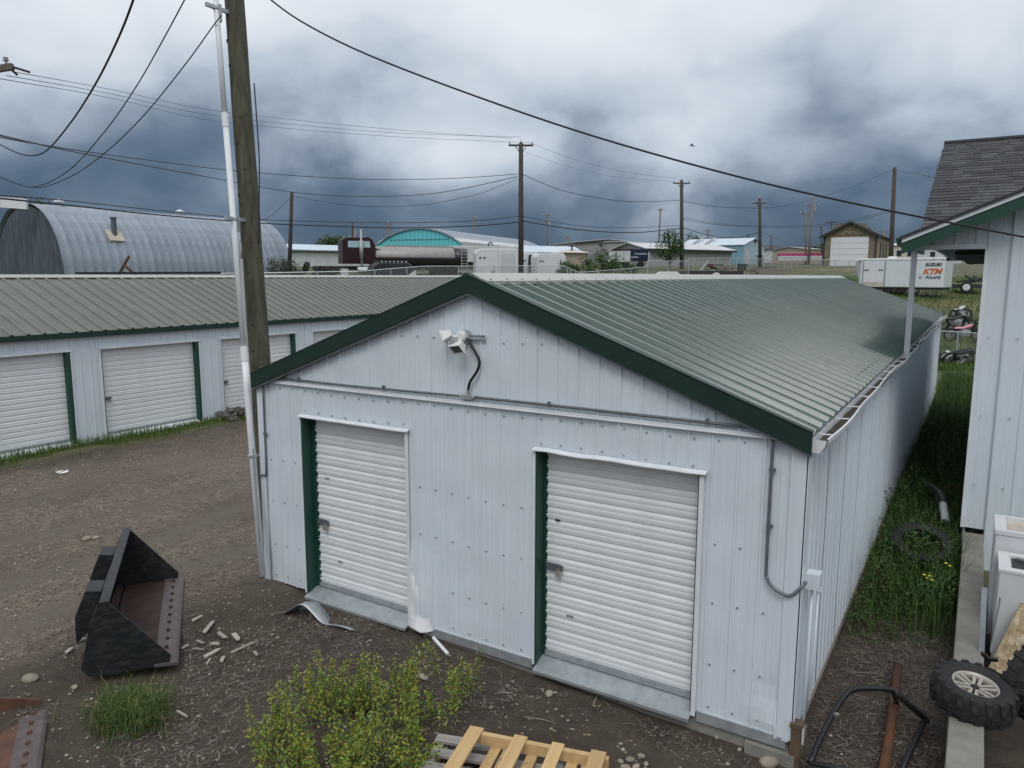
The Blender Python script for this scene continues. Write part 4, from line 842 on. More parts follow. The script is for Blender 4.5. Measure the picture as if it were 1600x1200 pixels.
bp0 = onz(1478, 806, 0.25); bmp = thing('car_bumper', 'broken white and black plastic bumper lying in the alley weeds', 'bumper', (bp0.x, bp0.y, 0.1), 0.25)
MB().tube(curve([(0, 0, 0.12), (0.04, 0.35, 0.2), (0.06, 0.9, 0.26), (0.02, 1.5, 0.22)]), [0.05]*8+[0.09]*9+[0.07]*8, 8).build('cover', 'black_plastic', bmp, smooth=True); MB().tube(curve([(-0.03, -0.12, 0.10), (-0.01, 0.1, 0.19), (0.02, 0.32, 0.24)]), 0.06, 8).build('corner', 'white_metal', bmp, smooth=True)
rp0 = onz(1492, 757, 0.25); tag(MB().lathe([(0.0, 0.0), (0.14, 0.0), (0.16, 0.05), (0.17, 0.30), (0.19, 0.31), (0.15, 0.31), (0.13, 0.03)], 14).build('red_bucket', 'red', loc=(rp0.x, rp0.y, -0.12), rot=(0.3, 0.2, 0)), 'dull red plastic bucket deep in the alley shade', 'bucket')
bd0 = onz(1455, 690, 0); tag(MB().box(-0.5, 0.5, -0.09, 0.09, 0, 0.03).build('plank', 'lumber_grey', loc=(bd0.x, bd0.y, ground_z(bd0.x, bd0.y)+0.12), rot=(0.1, 0.05, 0.4)), 'grey plank lying across the shaded alley weeds', 'plank')

# ================================================================ beyond the sheds
def gp(u, d, dz=0.0):
    """spot on the ground at image column u and distance d"""
    p = at(u, 431, d); p.z = ground_z(p.x, p.y, False) + dz; return p
def top_z(p, v):                                                # height of image row v above a ground spot
    d = depth_of(p.x, p.y); return at(800, v, d).z
# ---- quonset hut
qn, qf = at(35, 318, 57), at(372, 345, 75)
QX, QY0, QY1, QZ = -55.0, 23.6, 45.4, 3.2
QH, QW = 9.35-QZ, 5.3
qs = thing('quonset_hut', 'grey corrugated steel quonset hut with arched roof behind the left storage building', 'quonset hut', (QX, QY0, QZ))
NA = 30; wa = (QY1-QY0)/NA
def arch(a, k=1.0): c, s_ = math.cos(a), math.sin(a); return QW*k*math.copysign(abs(c)**0.9, c), QH*k*abs(s_)**0.92
vs = []; prof = [(0.0, 1.0), (0.10, 0.998), (0.20, 0.991), (0.36, 0.984), (0.64, 0.984), (0.80, 0.991), (0.90, 0.998), (1.0, 1.0)]
na = 22
for f, k in prof:
    for i in range(na+1): x, z = arch(math.pi*i/na, k); vs.append((x, f*wa, z))
fs = [(j*(na+1)+i, j*(na+1)+i+1, (j+1)*(na+1)+i+1, (j+1)*(na+1)+i) for j in range(len(prof)-1) for i in range(na)]
a0 = MB().add(vs, fs).build('arch_panel', 'quonset', qs, smooth=True)
for i in range(1, NA): copy_of(a0, qs, (0, i*wa, 0))
for i in range(12):                                             # ribbed end wall, sheet by sheet
    xa, xb = -QW*0.95+QW*1.9*i/12, -QW*0.95+QW*1.9*(i+1)/12; mb = MB()
    hz = lambda x: QH*0.965*max(0.0, 1-(abs(x)/QW)**2.1)**0.5
    n_ = 6
    for k in range(n_):
        x0_, x1_ = xa+(xb-xa)*k/n_, xa+(xb-xa)*(k+1)/n_; o0, o1 = (0.05 if k % 2 else 0), (0.05 if (k+1) % 2 else 0)
        mb.quad((x0_, 0.25-o0, 0), (x1_, 0.25-o1, 0), (x1_, 0.25-o1, hz(x1_)), (x0_, 0.25-o0, hz(x0_)))
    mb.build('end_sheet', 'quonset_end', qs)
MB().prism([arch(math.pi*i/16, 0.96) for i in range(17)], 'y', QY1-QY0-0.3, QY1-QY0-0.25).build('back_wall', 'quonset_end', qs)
for yv in (2.6, 13.2): MB().lathe([(0.0, 0.55), (0.10, 0.52), (0.38, 0.36), (0.42, 0.28), (0.24, 0.26), (0.22, -0.3)], 14).build('roof_vent', 'far_white', qs, loc=(0.3, yv, QH-0.05), smooth=True)
sx, sz = arch(math.radians(37)); st_ = MB().tube([(0, 0, -0.2), (0, 0, 1.25)], 0.20, 12).tube([(0, 0, 1.25), (0, 0, 1.38)], 0.26, 12).build('stove_pipe', 'quonset_end', qs, loc=(sx-0.1, 4.6, sz)); MB().box(-0.45, 0.65, -0.6, 0.6, -0.9, 0.1).build('pipe_flashing', 'dirty_white', st_, rot=(0, R(52), 0))
bx = at(22, 316, 55.6); MB().box(-1.0, 1.0, -0.12, 0.12, -0.45, 0.32).build('light_fixture', 'white_metal', qs, loc=bx-Vector((QX, QY0, QZ)), rot=(0, R(4), 0.5))
br0 = at(186, 428, 40); fr_ = thing('steel_scrap', 'rusty steel frame leaning in the weeds below the quonset hut', 'scrap frame', br0-Vector((0, 0, 0.3)))
MB().bar((-0.35, 0, 0), (0.55, 0.3, 1.25), 0.10, 0.10).build('long_bar', 'rust', fr_); MB().bar((0.25, 0.2, 0.75), (0.95, 0.5, 0.1), 0.12, 0.12).build('cross_bar', 'rust', fr_)
r0, r1 = at(118, 427, 39), at(345, 426, 41); tag(MB().bar(r0, r1, 0.12, 0.12).build('steel_beam', 'steel_black'), 'dark steel beam lying along the foot of the quonset hut', 'steel beam')

# ---- simple gabled or flat sheds in the distance
def hall(name, label, cat, p0, w, dpt, h, roof_h, wall, roof, rz=0.0, ridge='x', eave=0.25, extra=None, front=None, nwin=0, sink=0.4, ribs=0):
    """p0: near left ground corner; local x to the right, y away"""
    o = thing(name, label, cat, p0, rz); z0 = -sink
    if ridge == 'x':
        for yy_ in (0, dpt-0.1): MB().box(0, w, yy_, yy_+0.1, z0, h).build('wall', front or wall, o)
        for xx in (0.0, w-0.1): MB().prism([(0.1, z0), (dpt-0.1, z0), (dpt-0.1, h), (dpt/2, h+roof_h), (0.1, h)], 'x', xx, xx+0.1).build('wall', wall, o)
        for sgn in (0, 1):
            y0_, y1_ = (-eave, dpt/2) if sgn == 0 else (dpt+eave, dpt/2); zz = h - roof_h*eave/(dpt/2)
            n_ = max(1, int(w/2.4)); r0_ = None
            for i in range(n_):
                ww = (w+2*eave)/n_
                if r0_ is None: r0_ = MB().add([(0, y0_, zz), (ww-0.03, y0_, zz), (ww-0.03, y1_, h+roof_h), (0, y1_, h+roof_h), (0, y0_, zz+0.1), (ww-0.03, y0_, zz+0.1), (ww-0.03, y1_, h+roof_h+0.1), (0, y1_, h+roof_h+0.1)], [(4, 5, 6, 7), (0, 1, 5, 4), (3, 2, 1, 0), (0, 4, 7, 3), (1, 2, 6, 5)]).build('roof_panel', roof, o, loc=(-eave, 0, 0))
                else: copy_of(r0_, o, (-eave+i*ww, 0, 0))
    else:
        for yy_ in (0, dpt-0.1): MB().prism([(0, z0), (w, z0), (w, h), (w/2, h+roof_h), (0, h)], 'y', yy_, yy_+0.1).build('wall', front or wall, o)
        for xx in (0, w-0.1): MB().box(xx, xx+0.1, 0.1, dpt-0.1, z0, h).build('wall', wall, o)
        for sgn in (-1, 1):
            x0_ = w/2+sgn*(w/2+eave); zz = h - roof_h*eave/(w/2)
            n_ = max(1, int(dpt/2.4)); r0_ = None; ww = (dpt+2*eave)/n_
            for i in range(n_):
                if r0_ is None: r0_ = MB().add([(x0_, 0, zz), (x0_, ww-0.03, zz), (w/2, ww-0.03, h+roof_h), (w/2, 0, h+roof_h), (x0_, 0, zz+0.1), (x0_, ww-0.03, zz+0.1), (w/2, ww-0.03, h+roof_h+0.1), (w/2, 0, h+roof_h+0.1)], [(4, 5, 6, 7), (0, 4, 5, 1), (0, 3, 7, 4), (1, 5, 6, 2), (0, 1, 2, 3)]).build('roof_panel', roof, o, loc=(0, -eave, 0))
                else: copy_of(r0_, o, (0, -eave+i*ww, 0))
    return o
def part_box(o, name, mat, *b): return MB().box(*b).build(name, mat, o)
def face_px(pa, pb): d = pb-pa; return math.atan2(d.y, d.x), math.hypot(d.x, d.y)
# long white building behind the truck
pa, pc = gp(446, 92), gp(700, 106); rz, w_ = face_px(pa, pc)
h1 = hall('white_building', 'long low white building with pale blue roof behind the maroon truck', 'building', pa, w_, 9, top_z(pa, 391)-pa.z, 0.75, 'far_white', 'pale_roof', rz, eave=0.5)
part_box(h1, 'eave_board', 'far_grey', -0.3, w_, -0.14, -0.04, top_z(pa, 391)-pa.z-0.35, top_z(pa, 391)-pa.z-0.1)
# turquoise arched hall
pa, pc = gp(592, 128), gp(706, 132); rz, w_ = face_px(pa, pc); hE = top_z(pa, 383)-pa.z; hT = top_z(pa, 361)-pa.z
th_ = thing('arched_hall', 'turquoise fronted hall with shallow arched grey roof behind the tanker', 'building', pa, rz-0.70)
w_ *= 1.22; ng = 20
def ar(f): return hE + (hT-hE)*(1-(2*f-1)**2)
for i in range(ng): MB().add([(w_*i/ng, 0, -0.5), (w_*(i+1)/ng-0.015, 0, -0.5), (w_*(i+1)/ng-0.04, 0, ar((i+1)/ng)), (w_*i/ng, 0, ar(i/ng)), (w_*(i+1)/ng-0.04, 0.1, -0.5), (w_*(i+1)/ng-0.04, 0.1, ar((i+1)/ng))], [(0, 1, 2, 3), (1, 4, 5, 2)]).build('front_panel', 'turquoise', th_)
part_box(th_, 'front_backing', 'far_dark', 0.1, w_-0.1, 0.12, 0.2, -0.5, hE)
for i in range(14):
    f0, f1 = i/14, (i+1)/14; MB().add([(w_*f0, -0.3, ar(f0)), (w_*f1, -0.3, ar(f1)), (w_*f1, 42, ar(f1)), (w_*f0, 42, ar(f0)), (w_*f0, -0.3, ar(f0)+0.25), (w_*f1, -0.3, ar(f1)+0.25), (w_*f1, 42, ar(f1)+0.25), (w_*f0, 42, ar(f0)+0.25)], [(4, 5, 6, 7), (0, 1, 5, 4), (1, 2, 6, 5), (3, 0, 4, 7)]).build('roof_panel', 'far_white' if i in (0, 13) else 'quonset', th_)
part_box(th_, 'side_wall', 'far_white', w_-0.1, w_, 0.2, 42, -0.5, hE); part_box(th_, 'side_wall', 'far_white', 0, 0.1, 0.2, 42, -0.5, hE)
v0 = None
for i in range(22):
    if v0 is None: v0 = part_box(th_, 'vent_slot', 'far_dark', 0, 0.22, -0.05, -0.01, hE+0.55, hE+0.75); v0.location = (w_*0.16, 0, 0)
    else: copy_of(v0, th_, (w_*(0.16+0.68*i/21), 0, 0))
# pale blue low roof, grey works building, block building, pale blue shed
pa, pc = gp(820, 112), gp(905, 114); rz, w_ = face_px(pa, pc)
hall('low_building', 'low white building with light blue metal roof behind the white van bodies', 'building', pa, w_, 8, top_z(pa, 394)-pa.z, 0.95, 'far_white', 'pale_roof', rz, eave=0.5)
pa, pc = gp(898, 128), gp(1000, 131); rz, w_ = face_px(pa, pc); hh = top_z(pa, 379)-pa.z
gw = hall('workshop', 'wide grey workshop with white overhead door and dark roof edge', 'building', pa, w_, 14, hh, 0.55, 'far_grey', 'far_white', rz, ridge='y', eave=0.3)
part_box(gw, 'overhead_door', 'far_white', w_*0.46, w_*0.74, -0.06, -0.01, 0.2, hh*0.72); MB().prism([(-0.3, hh-0.02), (w_/2, hh+0.56), (w_+0.3, hh-0.02), (w_+0.3, hh-0.28), (w_/2, hh+0.28), (-0.3, hh-0.28)], 'y', -0.36, -0.31).build('roof_edge', 'far_dark', gw)
for f in (0.58, 0.69): MB().tube([(w_*f, -0.25, 0), (w_*f, -0.25, hh*0.78)], 0.12, 8).build('exhaust_stack', 'far_dark' if f < 0.6 else 'far_white', gw)
part_box(gw, 'wall_lamp', 'far_dark', w_*0.36, w_*0.40, -0.2, -0.02, hh*0.86, hh*0.93)
pa, pc = gp(1000, 126), gp(1046, 140); rz, w_ = face_px(pa, pc); hh2 = top_z(pa, 379)-pa.z
hall('workshop_annex', 'pale grey annex with sloping white roof right of the grey workshop', 'building', pa, w_, 10, hh2, 0.2, 'far_grey', 'far_white', rz, eave=0.3)
pa, pc = gp(1009, 100), gp(1142, 108); rz, w_ = face_px(pa, pc); hh = top_z(pa, 388)-pa.z
o_ = hall('block_building', 'low grey block building with white roof in front of the pale blue shed', 'building', pa, w_, 7, hh, 0.8, 'block_wall', 'far_white', rz, eave=0.5)
part_box(o_, 'eave_board', 'far_dark', -0.4, w_+0.4, -0.62, -0.53, hh-0.32, hh-0.06)
pa, pc = gp(1058, 122), gp(1160, 116); rz, w_ = face_px(pa, pc); hh = top_z(pc, 384)-pc.z
bs = hall('blue_shed', 'pale blue metal shed with light roof and small white door', 'building', pa, w_, 11, hh, (top_z(pc, 372)-pc.z)-hh, 'pale_blue_end', 'pale_roof', rz, front='pale_blue_wall', eave=0.2)
part_box(bs, 'door', 'far_white', w_+0.01, w_+0.05, 1.2, 2.9, 0, 2.2); part_box(bs, 'wall_lamp', 'far_dark', w_+0.01, w_+0.25, 5.2, 5.6, 3.4, 3.9)
for i in range(2): MB().add([(w_*(0.18+0.2*i), 0.6, hh+0.28), (w_*(0.23+0.2*i), 0.6, hh+0.28), (w_*(0.26+0.2*i), 4.6, hh+1.62), (w_*(0.21+0.2*i), 4.6, hh+1.62)], [(0, 1, 2, 3)]).build('skylight', 'far_grey', bs)
rb = None
for i in range(26):
    if rb is None: rb = part_box(bs, 'wall_rib', 'pale_blue_wall', 0, 0.10, -0.07, -0.002, 0, hh-0.1); rb.location = (0.3, 0, 0)
    else: copy_of(rb, bs, (0.3+(w_-0.5)*i/25, 0, 0))
# beyond: small houses
for (u0, u1, d, v, rh, wall, roof, lab) in ((1192, 1240, 185, 391, 1.4, 'far_white', 'far_dark', 'far white house with dark roof left of the twin utility poles'), (1222, 1256, 165, 392, 0.5, 'far_white', 'far_dark', 'far pale building with flat dark roof edge near the twin poles'), (1258, 1284, 150, 389, 0.5, 'beige', 'far_grey', 'far beige flat building just left of the old wooden garage'), (1386, 1434, 130, 383, 0.5, 'beige_roof', 'far_white', 'far pale pinkish warehouse behind the enclosed trailer'), (1434, 1500, 140, 386, 0.6, 'far_white', 'far_grey', 'far pale warehouse seen under the house soffit'), (380, 446, 105, 391, 0.7, 'beige', 'far_white', 'far beige building right of the quonset hut'), (1150, 1190, 120, 397, 0.6, 'beige', 'far_white', 'small beige hut with white roof behind the round dark pole')):
    pa, pc = gp(u0, d), gp(u1, d*1.02); rz, w_ = face_px(pa, pc); hh = top_z(pa, v)-pa.z
    o_ = hall('far_house', lab, 'building', pa, w_, 8, hh, rh, wall, roof, rz, eave=0.3)
    for f in (0.25, 0.6): part_box(o_, 'window', 'glass_dark', w_*f, w_*f+1.1, -0.05, -0.01, hh*0.45, hh*0.75)
# old wooden garage
pa = gp(1283, 104); tt = at(1367, 431, 1)-CAM; tt = CAM + tt*((pa.y-CAM.y)/tt.y); rz, w_ = 0.0, tt.x-pa.x; hE = top_z(pa, 368)-pa.z; hT = top_z(pa, 349)-pa.z
og_ = hall('old_garage', 'weathered dark wooden garage with big white overhead door', 'garage', pa, w_, 17, hE, hT-hE, 'old_tan', 'far_dark', rz, ridge='y', front='old_board', eave=0.45)
dd = None
dw0, dw1, dh = w_*0.15, w_*0.85, hE*0.93
for i in range(5):
    if dd is None: dd = part_box(og_, 'door_panel', 'van_white', dw0, dw1, -0.10, -0.02, 0, dh/5-0.03)
    else: copy_of(dd, og_, (0, 0, i*dh/5))
for i in range(9): part_box(og_, 'gable_board', 'old_board', 0.2+w_*0.05*i*0.5, w_-0.2-w_*0.05*i*0.5, -0.07-0.004*(i % 2), -0.01, hE+(hT-hE)*i/10.0, hE+(hT-hE)*(i+0.92)/10.0)
for s_ in (0, 1): part_box(og_, 'corner_board', 'far_dark', (0.0 if s_ == 0 else w_-0.25), (0.25 if s_ == 0 else w_), -0.09, -0.012, 0, hE)
for i in range(3): part_box(og_, 'window', 'far_dark', w_+0.005, w_+0.05, 3.5+3.5*i, 4.7+3.5*i, 1.2, 3.2)
MB().prism([(-0.5, hE-0.25), (w_/2, hT+0.15), (w_+0.5, hE-0.25), (w_+0.5, hE-0.5), (w_/2, hT-0.15), (-0.5, hE-0.5)], 'y', -0.55, -0.47).build('barge_board', 'far_dark', og_)

# ---- vehicles in the fenced lot
def disc(mb, x, y, z, r, w, n=16): return mb.lathe([(0, -w/2), (r*0.85, -w/2), (r, -w*0.35), (r, w*0.35), (r*0.85, w/2), (0, w/2)], n, Matrix.Translation((x, y, z)) @ Matrix.Rotation(math.pi/2, 4, 'X'))
pa, pc = gp(536, 64), gp(745, 68.5); rz, Lr = face_px(pa, pc); pa.z = at(536, 432, 64).z - 0.05
tk = thing('truck_tractor', 'maroon highway truck tractor with chrome exhaust stack in the fenced lot', 'truck', pa, rz)
k = 64/1170.0                                                   # metres per picture pixel at that distance
def V(v): return (432-v)*k
MB().prism([(0, V(411)), (0, V(374)), (0.4, V(371)), (42*k, V(370)), (47*k, V(373)), (52*k, V(383)), (52*k, V(411))], 'y', 0, 2.3).build('cab', 'maroon', tk, bevel=0.02)
MB().prism([(52*k, V(411)), (52*k, V(386)), (60*k, V(388)), (72*k, V(393)), (74*k, V(411))], 'y', 0.3, 2.0).build('hood', 'maroon', tk, bevel=0.06)
for (a, b_) in ((9, 26), (32, 43)): MB().prism([(a*k, V(386)), (a*k, V(376)), (b_*k, V(376)), ((b_+1)*k, V(386))], 'y', -0.03, -0.005).build('side_window', 'pale_blue_end', tk)
MB().tube([(29*k, -0.2, V(415)), (29*k, -0.2, V(358))], 0.09, 10).tube([(29*k, -0.2, V(404)), (29*k, -0.2, V(375))], 0.17, 12).build('exhaust_stack', 'cast_grey', tk, smooth=True)
MB().box(-42*k, 72*k, 0.5, 1.8, V(421), V(415)).build('chassis', 'far_dark', tk)
MB().tube([(22*k, -0.1, V(421)), (46*k, -0.1, V(421))], 0.32, 14).build('fuel_tank', 'chrome', tk)
for x in (-34, -18, 64): disc(MB(), x*k, 0.25, V(425)+0.05, 0.52, 0.5).build('wheel', 'rubber', tk)
MB().box(-3*k, 8*k, -0.12, 0.5, V(431), V(419)).build('tool_box', 'far_white', tk)
for x in (4, 12, 20, 34): MB().box(x*k, (x+2)*k, 0.3, 0.6, V(371), V(368)).build('roof_lamp', 'cast_grey', tk)
tn_ = thing('tank_trailer', 'long polished steel tank trailer with dark rear end in the fenced lot', 'tank trailer', pa, rz)
def ell(x0, x1, zc_, ry, rz_, mat, name, n=24, e=0.0):
    mb = MB(); vs = []
    for x, k_ in ((x0-e, 0.55), (x0, 1.0), (x1, 1.0), (x1+e, 0.75)):
        for i in range(n): a = 2*math.pi*i/n; vs.append((x, 1.2+ry*k_*math.cos(a), zc_+rz_*k_*math.sin(a)))
    fs = [(j*n+i, j*n+(i+1) % n, (j+1)*n+(i+1) % n, (j+1)*n+i) for j in range(3) for i in range(n)] + [tuple(range(n-1, -1, -1)), tuple(3*n+i for i in range(n))]
    return mb.add(vs, fs).build(name, mat, tn_, smooth=True)
zc_, rz_ = V(399.5), 16.5*k
ell(50*k, 183.8*k, zc_, 1.15, rz_, 'tank_steel', 'tank_body', e=7*k); ell(184*k, 206*k, zc_, 1.15, rz_*0.99, 'tank_dark', 'rear_end', e=2*k)
mb = MB(); vs = []
for x in (51*k, 189*k):
    for i in range(13): a = math.pi*(1.02+0.96*i/12); vs.append((x, 1.2+1.17*math.cos(a), zc_+rz_*1.015*math.sin(a)))
mb.add(vs, [(i, i+13, i+14, i+1) for i in range(12)]).build('tank_belly', 'tank_under', tn_, smooth=True)
MB().box(52*k, 190*k, 0.0, 0.03, V(403.5), V(401.5)).build('side_stripe', 'tank_dark', tn_)
MB().box(60*k, 200*k, 0.4, 1.9, V(421), V(414)).build('undercarriage', 'tank_under', tn_)
for x in (150, 168, 186): disc(MB(), x*k, 0.3, V(425)+0.03, 0.5, 0.5).build('wheel', 'rubber', tn_)
for x in (194, 204): MB().tube([(x*k, -0.12, V(426)), (x*k, -0.12, V(385))], 0.05, 6).build('ladder_rail', 'far_grey', tn_)
l0 = None
for i in range(7):
    if l0 is None: l0 = MB().tube([(194*k, -0.12, 0), (204*k, -0.12, 0)], 0.035, 6).build('ladder_rung', 'far_grey', tn_, loc=(0, 0, V(420)))
    else: copy_of(l0, tn_, (0, 0, V(420-5*i)))
MB().box(188*k, 212*k, -0.15, 0.3, V(424), V(420)).build('rear_bumper', 'cast_grey', tn_)
MB().box(70*k, 186*k, 1.0, 1.4, V(383.5), V(381)).build('top_walkway', 'tank_steel', tn_)
# small dark tank in front
pt_ = gp(580, 59); pt_.z = at(580, 432, 59).z-0.1; k2 = 59/1170.0
st2 = thing('fuel_tank', 'small dark navy tank with white lettered end standing before the tanker', 'tank', pt_, rz)
mb = MB(); sec = [(0, 0), (0, 12), (4, 20), (12, 24), (58, 24), (66, 20), (70, 12), (70, 0)]
MB().prism([(a*k2, b_*k2) for a, b_ in sec], 'y', 0, 1.8).build('tank_body', 'tank_dark', st2, bevel=0.12)
MB().prism([(60*k2, 0.0), (60*k2, 5*k2), (70*k2, 12*k2), (72*k2, 12*k2), (72*k2, 0.0)], 'y', -0.02, 0.0).build('white_flash', 'far_white', st2)
l0 = None
for i in range(7):
    if l0 is None: l0 = MB().box(0, 2.2*k2, -0.03, -0.002, 24.2*k2, 26*k2).build('marker_light', 'far_white', st2, loc=(16*k2, 0, 0))
    else: copy_of(l0, st2, ((16+6.5*i)*k2, 0, 0))
MB().box(12*k2, 60*k2, 0.1, 1.7, 24.1*k2, 27*k2).build('top_rail', 'far_dark', st2)
# tyres lying by the truck
for i, (u, v) in enumerate(((478, 418), (463, 427), (497, 427), (521, 425))):
    p = at(u, v, 60); wheel('scrap_tyre', ('large black tyre leaning upright left of the truck', 'dark tyre lying flat at the left end of the tyre row', 'dark tyre lying flat in the middle of the tyre row', 'dark tyre lying flat next to the truck cab')[i], p, (R(70 if i == 0 else 8), 0, R(-30)), R0=0.5, w=0.35, rim_r=0.28, rim=False, lugs=8, cat='tyre', group='tyres left of the truck')
# white van bodies
def van_body(u0, u1, v0, d, lab, dark=None, arch_=True):
    p = gp(u0, d); q = gp(u1, d*1.01); p.z = at(u0, 432, d).z-0.3; rz_, w_ = face_px(p, q); h_ = top_z(p, v0)-p.z
    o = thing('van_body', lab, 'van body', p, rz_)
    MB().prism([(0, 0), (0, h_*0.86), (w_*0.05, h_*0.97), (w_*0.15, h_), (w_*0.92, h_), (w_, h_*0.9), (w_, 0)], 'y', 0, 2.1).build('shell', 'van_white', o, bevel=0.06)
    if arch_: MB().prism([(w_*0.56, h_*0.2), (w_*0.56, h_*0.76), (w_*0.62, h_*0.86), (w_*0.84, h_*0.86), (w_*0.9, h_*0.76), (w_*0.9, h_*0.2)], 'y', -0.03, 0.0).build('door_panel', 'far_white', o, bevel=0.02); MB().box(w_*0.5, w_*0.505, -0.012, 0.0, 0.3, h_*0.93).build('panel_seam', 'far_grey', o); MB().box(w_*0.35, w_*0.43, -0.02, 0.0, h_*0.22, h_*0.28).build('vent', 'far_dark', o)
    if dark: MB().prism([(w_*0.28, 0.1), (w_*0.36, h_*0.88), (w_*0.40, h_*0.92), (w_*0.97, h_*0.92), (w_*0.9, 0.1)], 'y', -0.02, 0.0).build('open_doorway', 'far_dark', o)
    for f in (0.07, 0.16): MB().box(w_*f, w_*(f+0.05), -0.03, 0.0, h_*0.68, h_*0.73).build('marker_lamp', 'far_dark', o)
    return o
van_body(744, 812, 389, 63, 'white van body with arched door panel right of the tanker'); van_body(816, 843, 395, 64, 'white van body with dark open doorway behind the tall pole', True, False); van_body(840, 884, 396, 62, 'plain white van body with two small lamps left of the bushes', None, False)
pa, pc = gp(700, 80), gp(815, 82); rz, w_ = face_px(pa, pc); h_ = top_z(pa, 385)-pa.z
o_ = thing('box_trailer', 'long white box trailer behind the van bodies', 'trailer', pa, rz); MB().box(0, w_, 0, 2.4, 0.8, h_).build('box', 'far_white', o_, bevel=0.05); MB().box(1, w_-1, 0.3, 2.1, 0.2, 0.79).build('chassis', 'far_dark', o_); MB().tube(curve([(w_*0.55, 0.5, h_), (w_*0.57, 0.5, h_+0.4), (w_*0.60, 0.5, h_+0.4), (w_*0.61, 0.5, h_+0.1)]), 0.07, 6).build('vent_hose', 'far_dark', o_)
# beige hut, white box truck, navy trailer
pa, pc = gp(884, 72), gp(918, 73); rz, w_ = face_px(pa, pc); h_ = top_z(pa, 395)-pa.z
hut = thing('beige_hut', 'beige square hut with low pale hipped roof behind the bushes', 'hut', pa, rz); part_box(hut, 'wall', 'beige', 0, w_, 0, w_, -0.3, h_); MB().add([(-0.25, -0.25, h_), (w_+0.25, -0.25, h_), (w_+0.25, w_+0.25, h_), (-0.25, w_+0.25, h_), (w_/2, w_/2, h_+0.42)], [(0, 1, 4), (1, 2, 4), (2, 3, 4), (3, 0, 4), (3, 2, 1, 0)]).build('roof', 'beige_roof', hut); MB().tube([(w_*0.4, 0.6, h_), (w_*0.4, 0.6, h_+0.6)], 0.08, 8).box(w_*0.4-0.3, w_*0.4+0.3, 0.5, 0.7, h_+0.6, h_+0.72).build('chimney', 'far_dark', hut)
pa, pc = gp(950, 86), gp(984, 84); rz, w_ = face_px(pa, pc); h_ = top_z(pa, 392)-pa.z
o_ = thing('box_truck', 'white box truck body with maroon roof beside the navy trailer', 'truck', pa, rz); MB().box(0.6, w_, 0, 4, 0.7, h_).build('box', 'far_white', o_); MB().box(0.5, w_+0.1, -0.06, 4, h_+0.002, h_+0.14).build('roof', 'maroon', o_); MB().box(0, 0.58, 0.1, 2.2, 0.6, h_*0.97).build('cab', 'van_white', o_)
for f in (0.35, 0.7): MB().box(w_*f, w_*f+0.06, -0.05, -0.002, 0.8, h_-0.1).build('door_bar', 'far_grey', o_)
for x in (0.5, w_-0.8): disc(MB(), x, 0.2, 0.45, 0.45, 0.35).build('wheel', 'rubber', o_)
pa, pc = gp(984, 84), gp(1012, 84.5); rz, w_ = face_px(pa, pc); h_ = top_z(pa, 389)-pa.z
o_ = thing('navy_trailer', 'navy blue trailer with white lettering and a rear wheel', 'trailer', pa, rz); MB().box(0, w_, 0, 5, 0.9, h_).build('box', 'navy', o_, bevel=0.04)
for fz, f0, f1 in ((0.72, 0.25, 0.95), (0.55, 0.05, 0.45)): 
    for i in range(8): xx = w_*(f0+(f1-f0)*i/8); MB().box(xx, xx+w_*(f1-f0)/8*0.7, -0.03, -0.002, h_*fz, h_*fz+0.14).build('lettering', 'far_white', o_)
disc(MB(), w_*0.6, 0.1, 0.45, 0.42, 0.3).build('wheel', 'rubber', o_); MB().box(0, w_, 0.1, 4.8, 0.5, 0.88).build('chassis', 'far_grey', o_)
# flat-bed trailer with scrap, lumber pile
pa, pc = gp(1076, 60), gp(1168, 61); pa.z = at(1076, 432, 60).z - 0.55; rz, w_ = face_px(pa, pc)
ft = thing('flatbed_trailer', 'black flatbed trailer loaded with rusty scrap behind the shed ridge', 'trailer', pa, rz)
MB().box(0, w_*0.93, 0, 2, 0.55, 1.0).build('bed', 'far_dark', ft)
for i in range(9): MB().box(w_*(0.82+0.018*i), w_*(0.82+0.018*i)+0.05, 0, 0.05, 1.01, 1.5).build('rail_post', 'far_dark', ft)
MB().box(w_*0.82, w_, -0.01, 0.06, 1.5, 1.56).build('rail', 'far_dark', ft)
rnd = random.Random(11)
for i in range(16): x = w_*rnd.uniform(0.3, 0.68); MB().bar((x, rnd.uniform(0.2, 1.6), 1.05+rnd.uniform(0, 0.5)), (x+rnd.uniform(0.5, 1.5), rnd.uniform(0.2, 1.6), 1.05+rnd.uniform(0, 0.5)), 0.12, 0.06).build('scrap_bar', 'rust' if i % 2 else 'lumber_grey', ft)
MB().bar((w_*0.22, 0.3, 1.02), (w_*0.36, 0.5, 1.75), 0.12, 0.06).build('scrap_bar', 'cast_grey', ft)
disc(MB(), w_*0.46, -0.05, 0.45, 0.42, 0.2).build('wheel', 'far_white', ft); disc(MB(), w_*0.55, -0.03, 0.45, 0.42, 0.2).build('wheel', 'rubber', ft)
pa = gp(1174, 63); pa.z = at(1174, 433, 63).z-0.35; lp = thing('lumber_pile', 'stacked pile of grey weathered boards at the foot of a dark pole', 'lumber pile', pa, YAW*-1)
for r_ in range(8):
    for c_ in range(5): x = rnd.uniform(-0.25, 0.3)+r_*0.09; MB().box(x, x+3.1-r_*0.24, c_*0.34, c_*0.34+0.28, 0.16*r_, 0.16*r_+0.10).build('board', 'lumber_grey', lp, rot=(0, 0, rnd.uniform(-0.05, 0.05)))
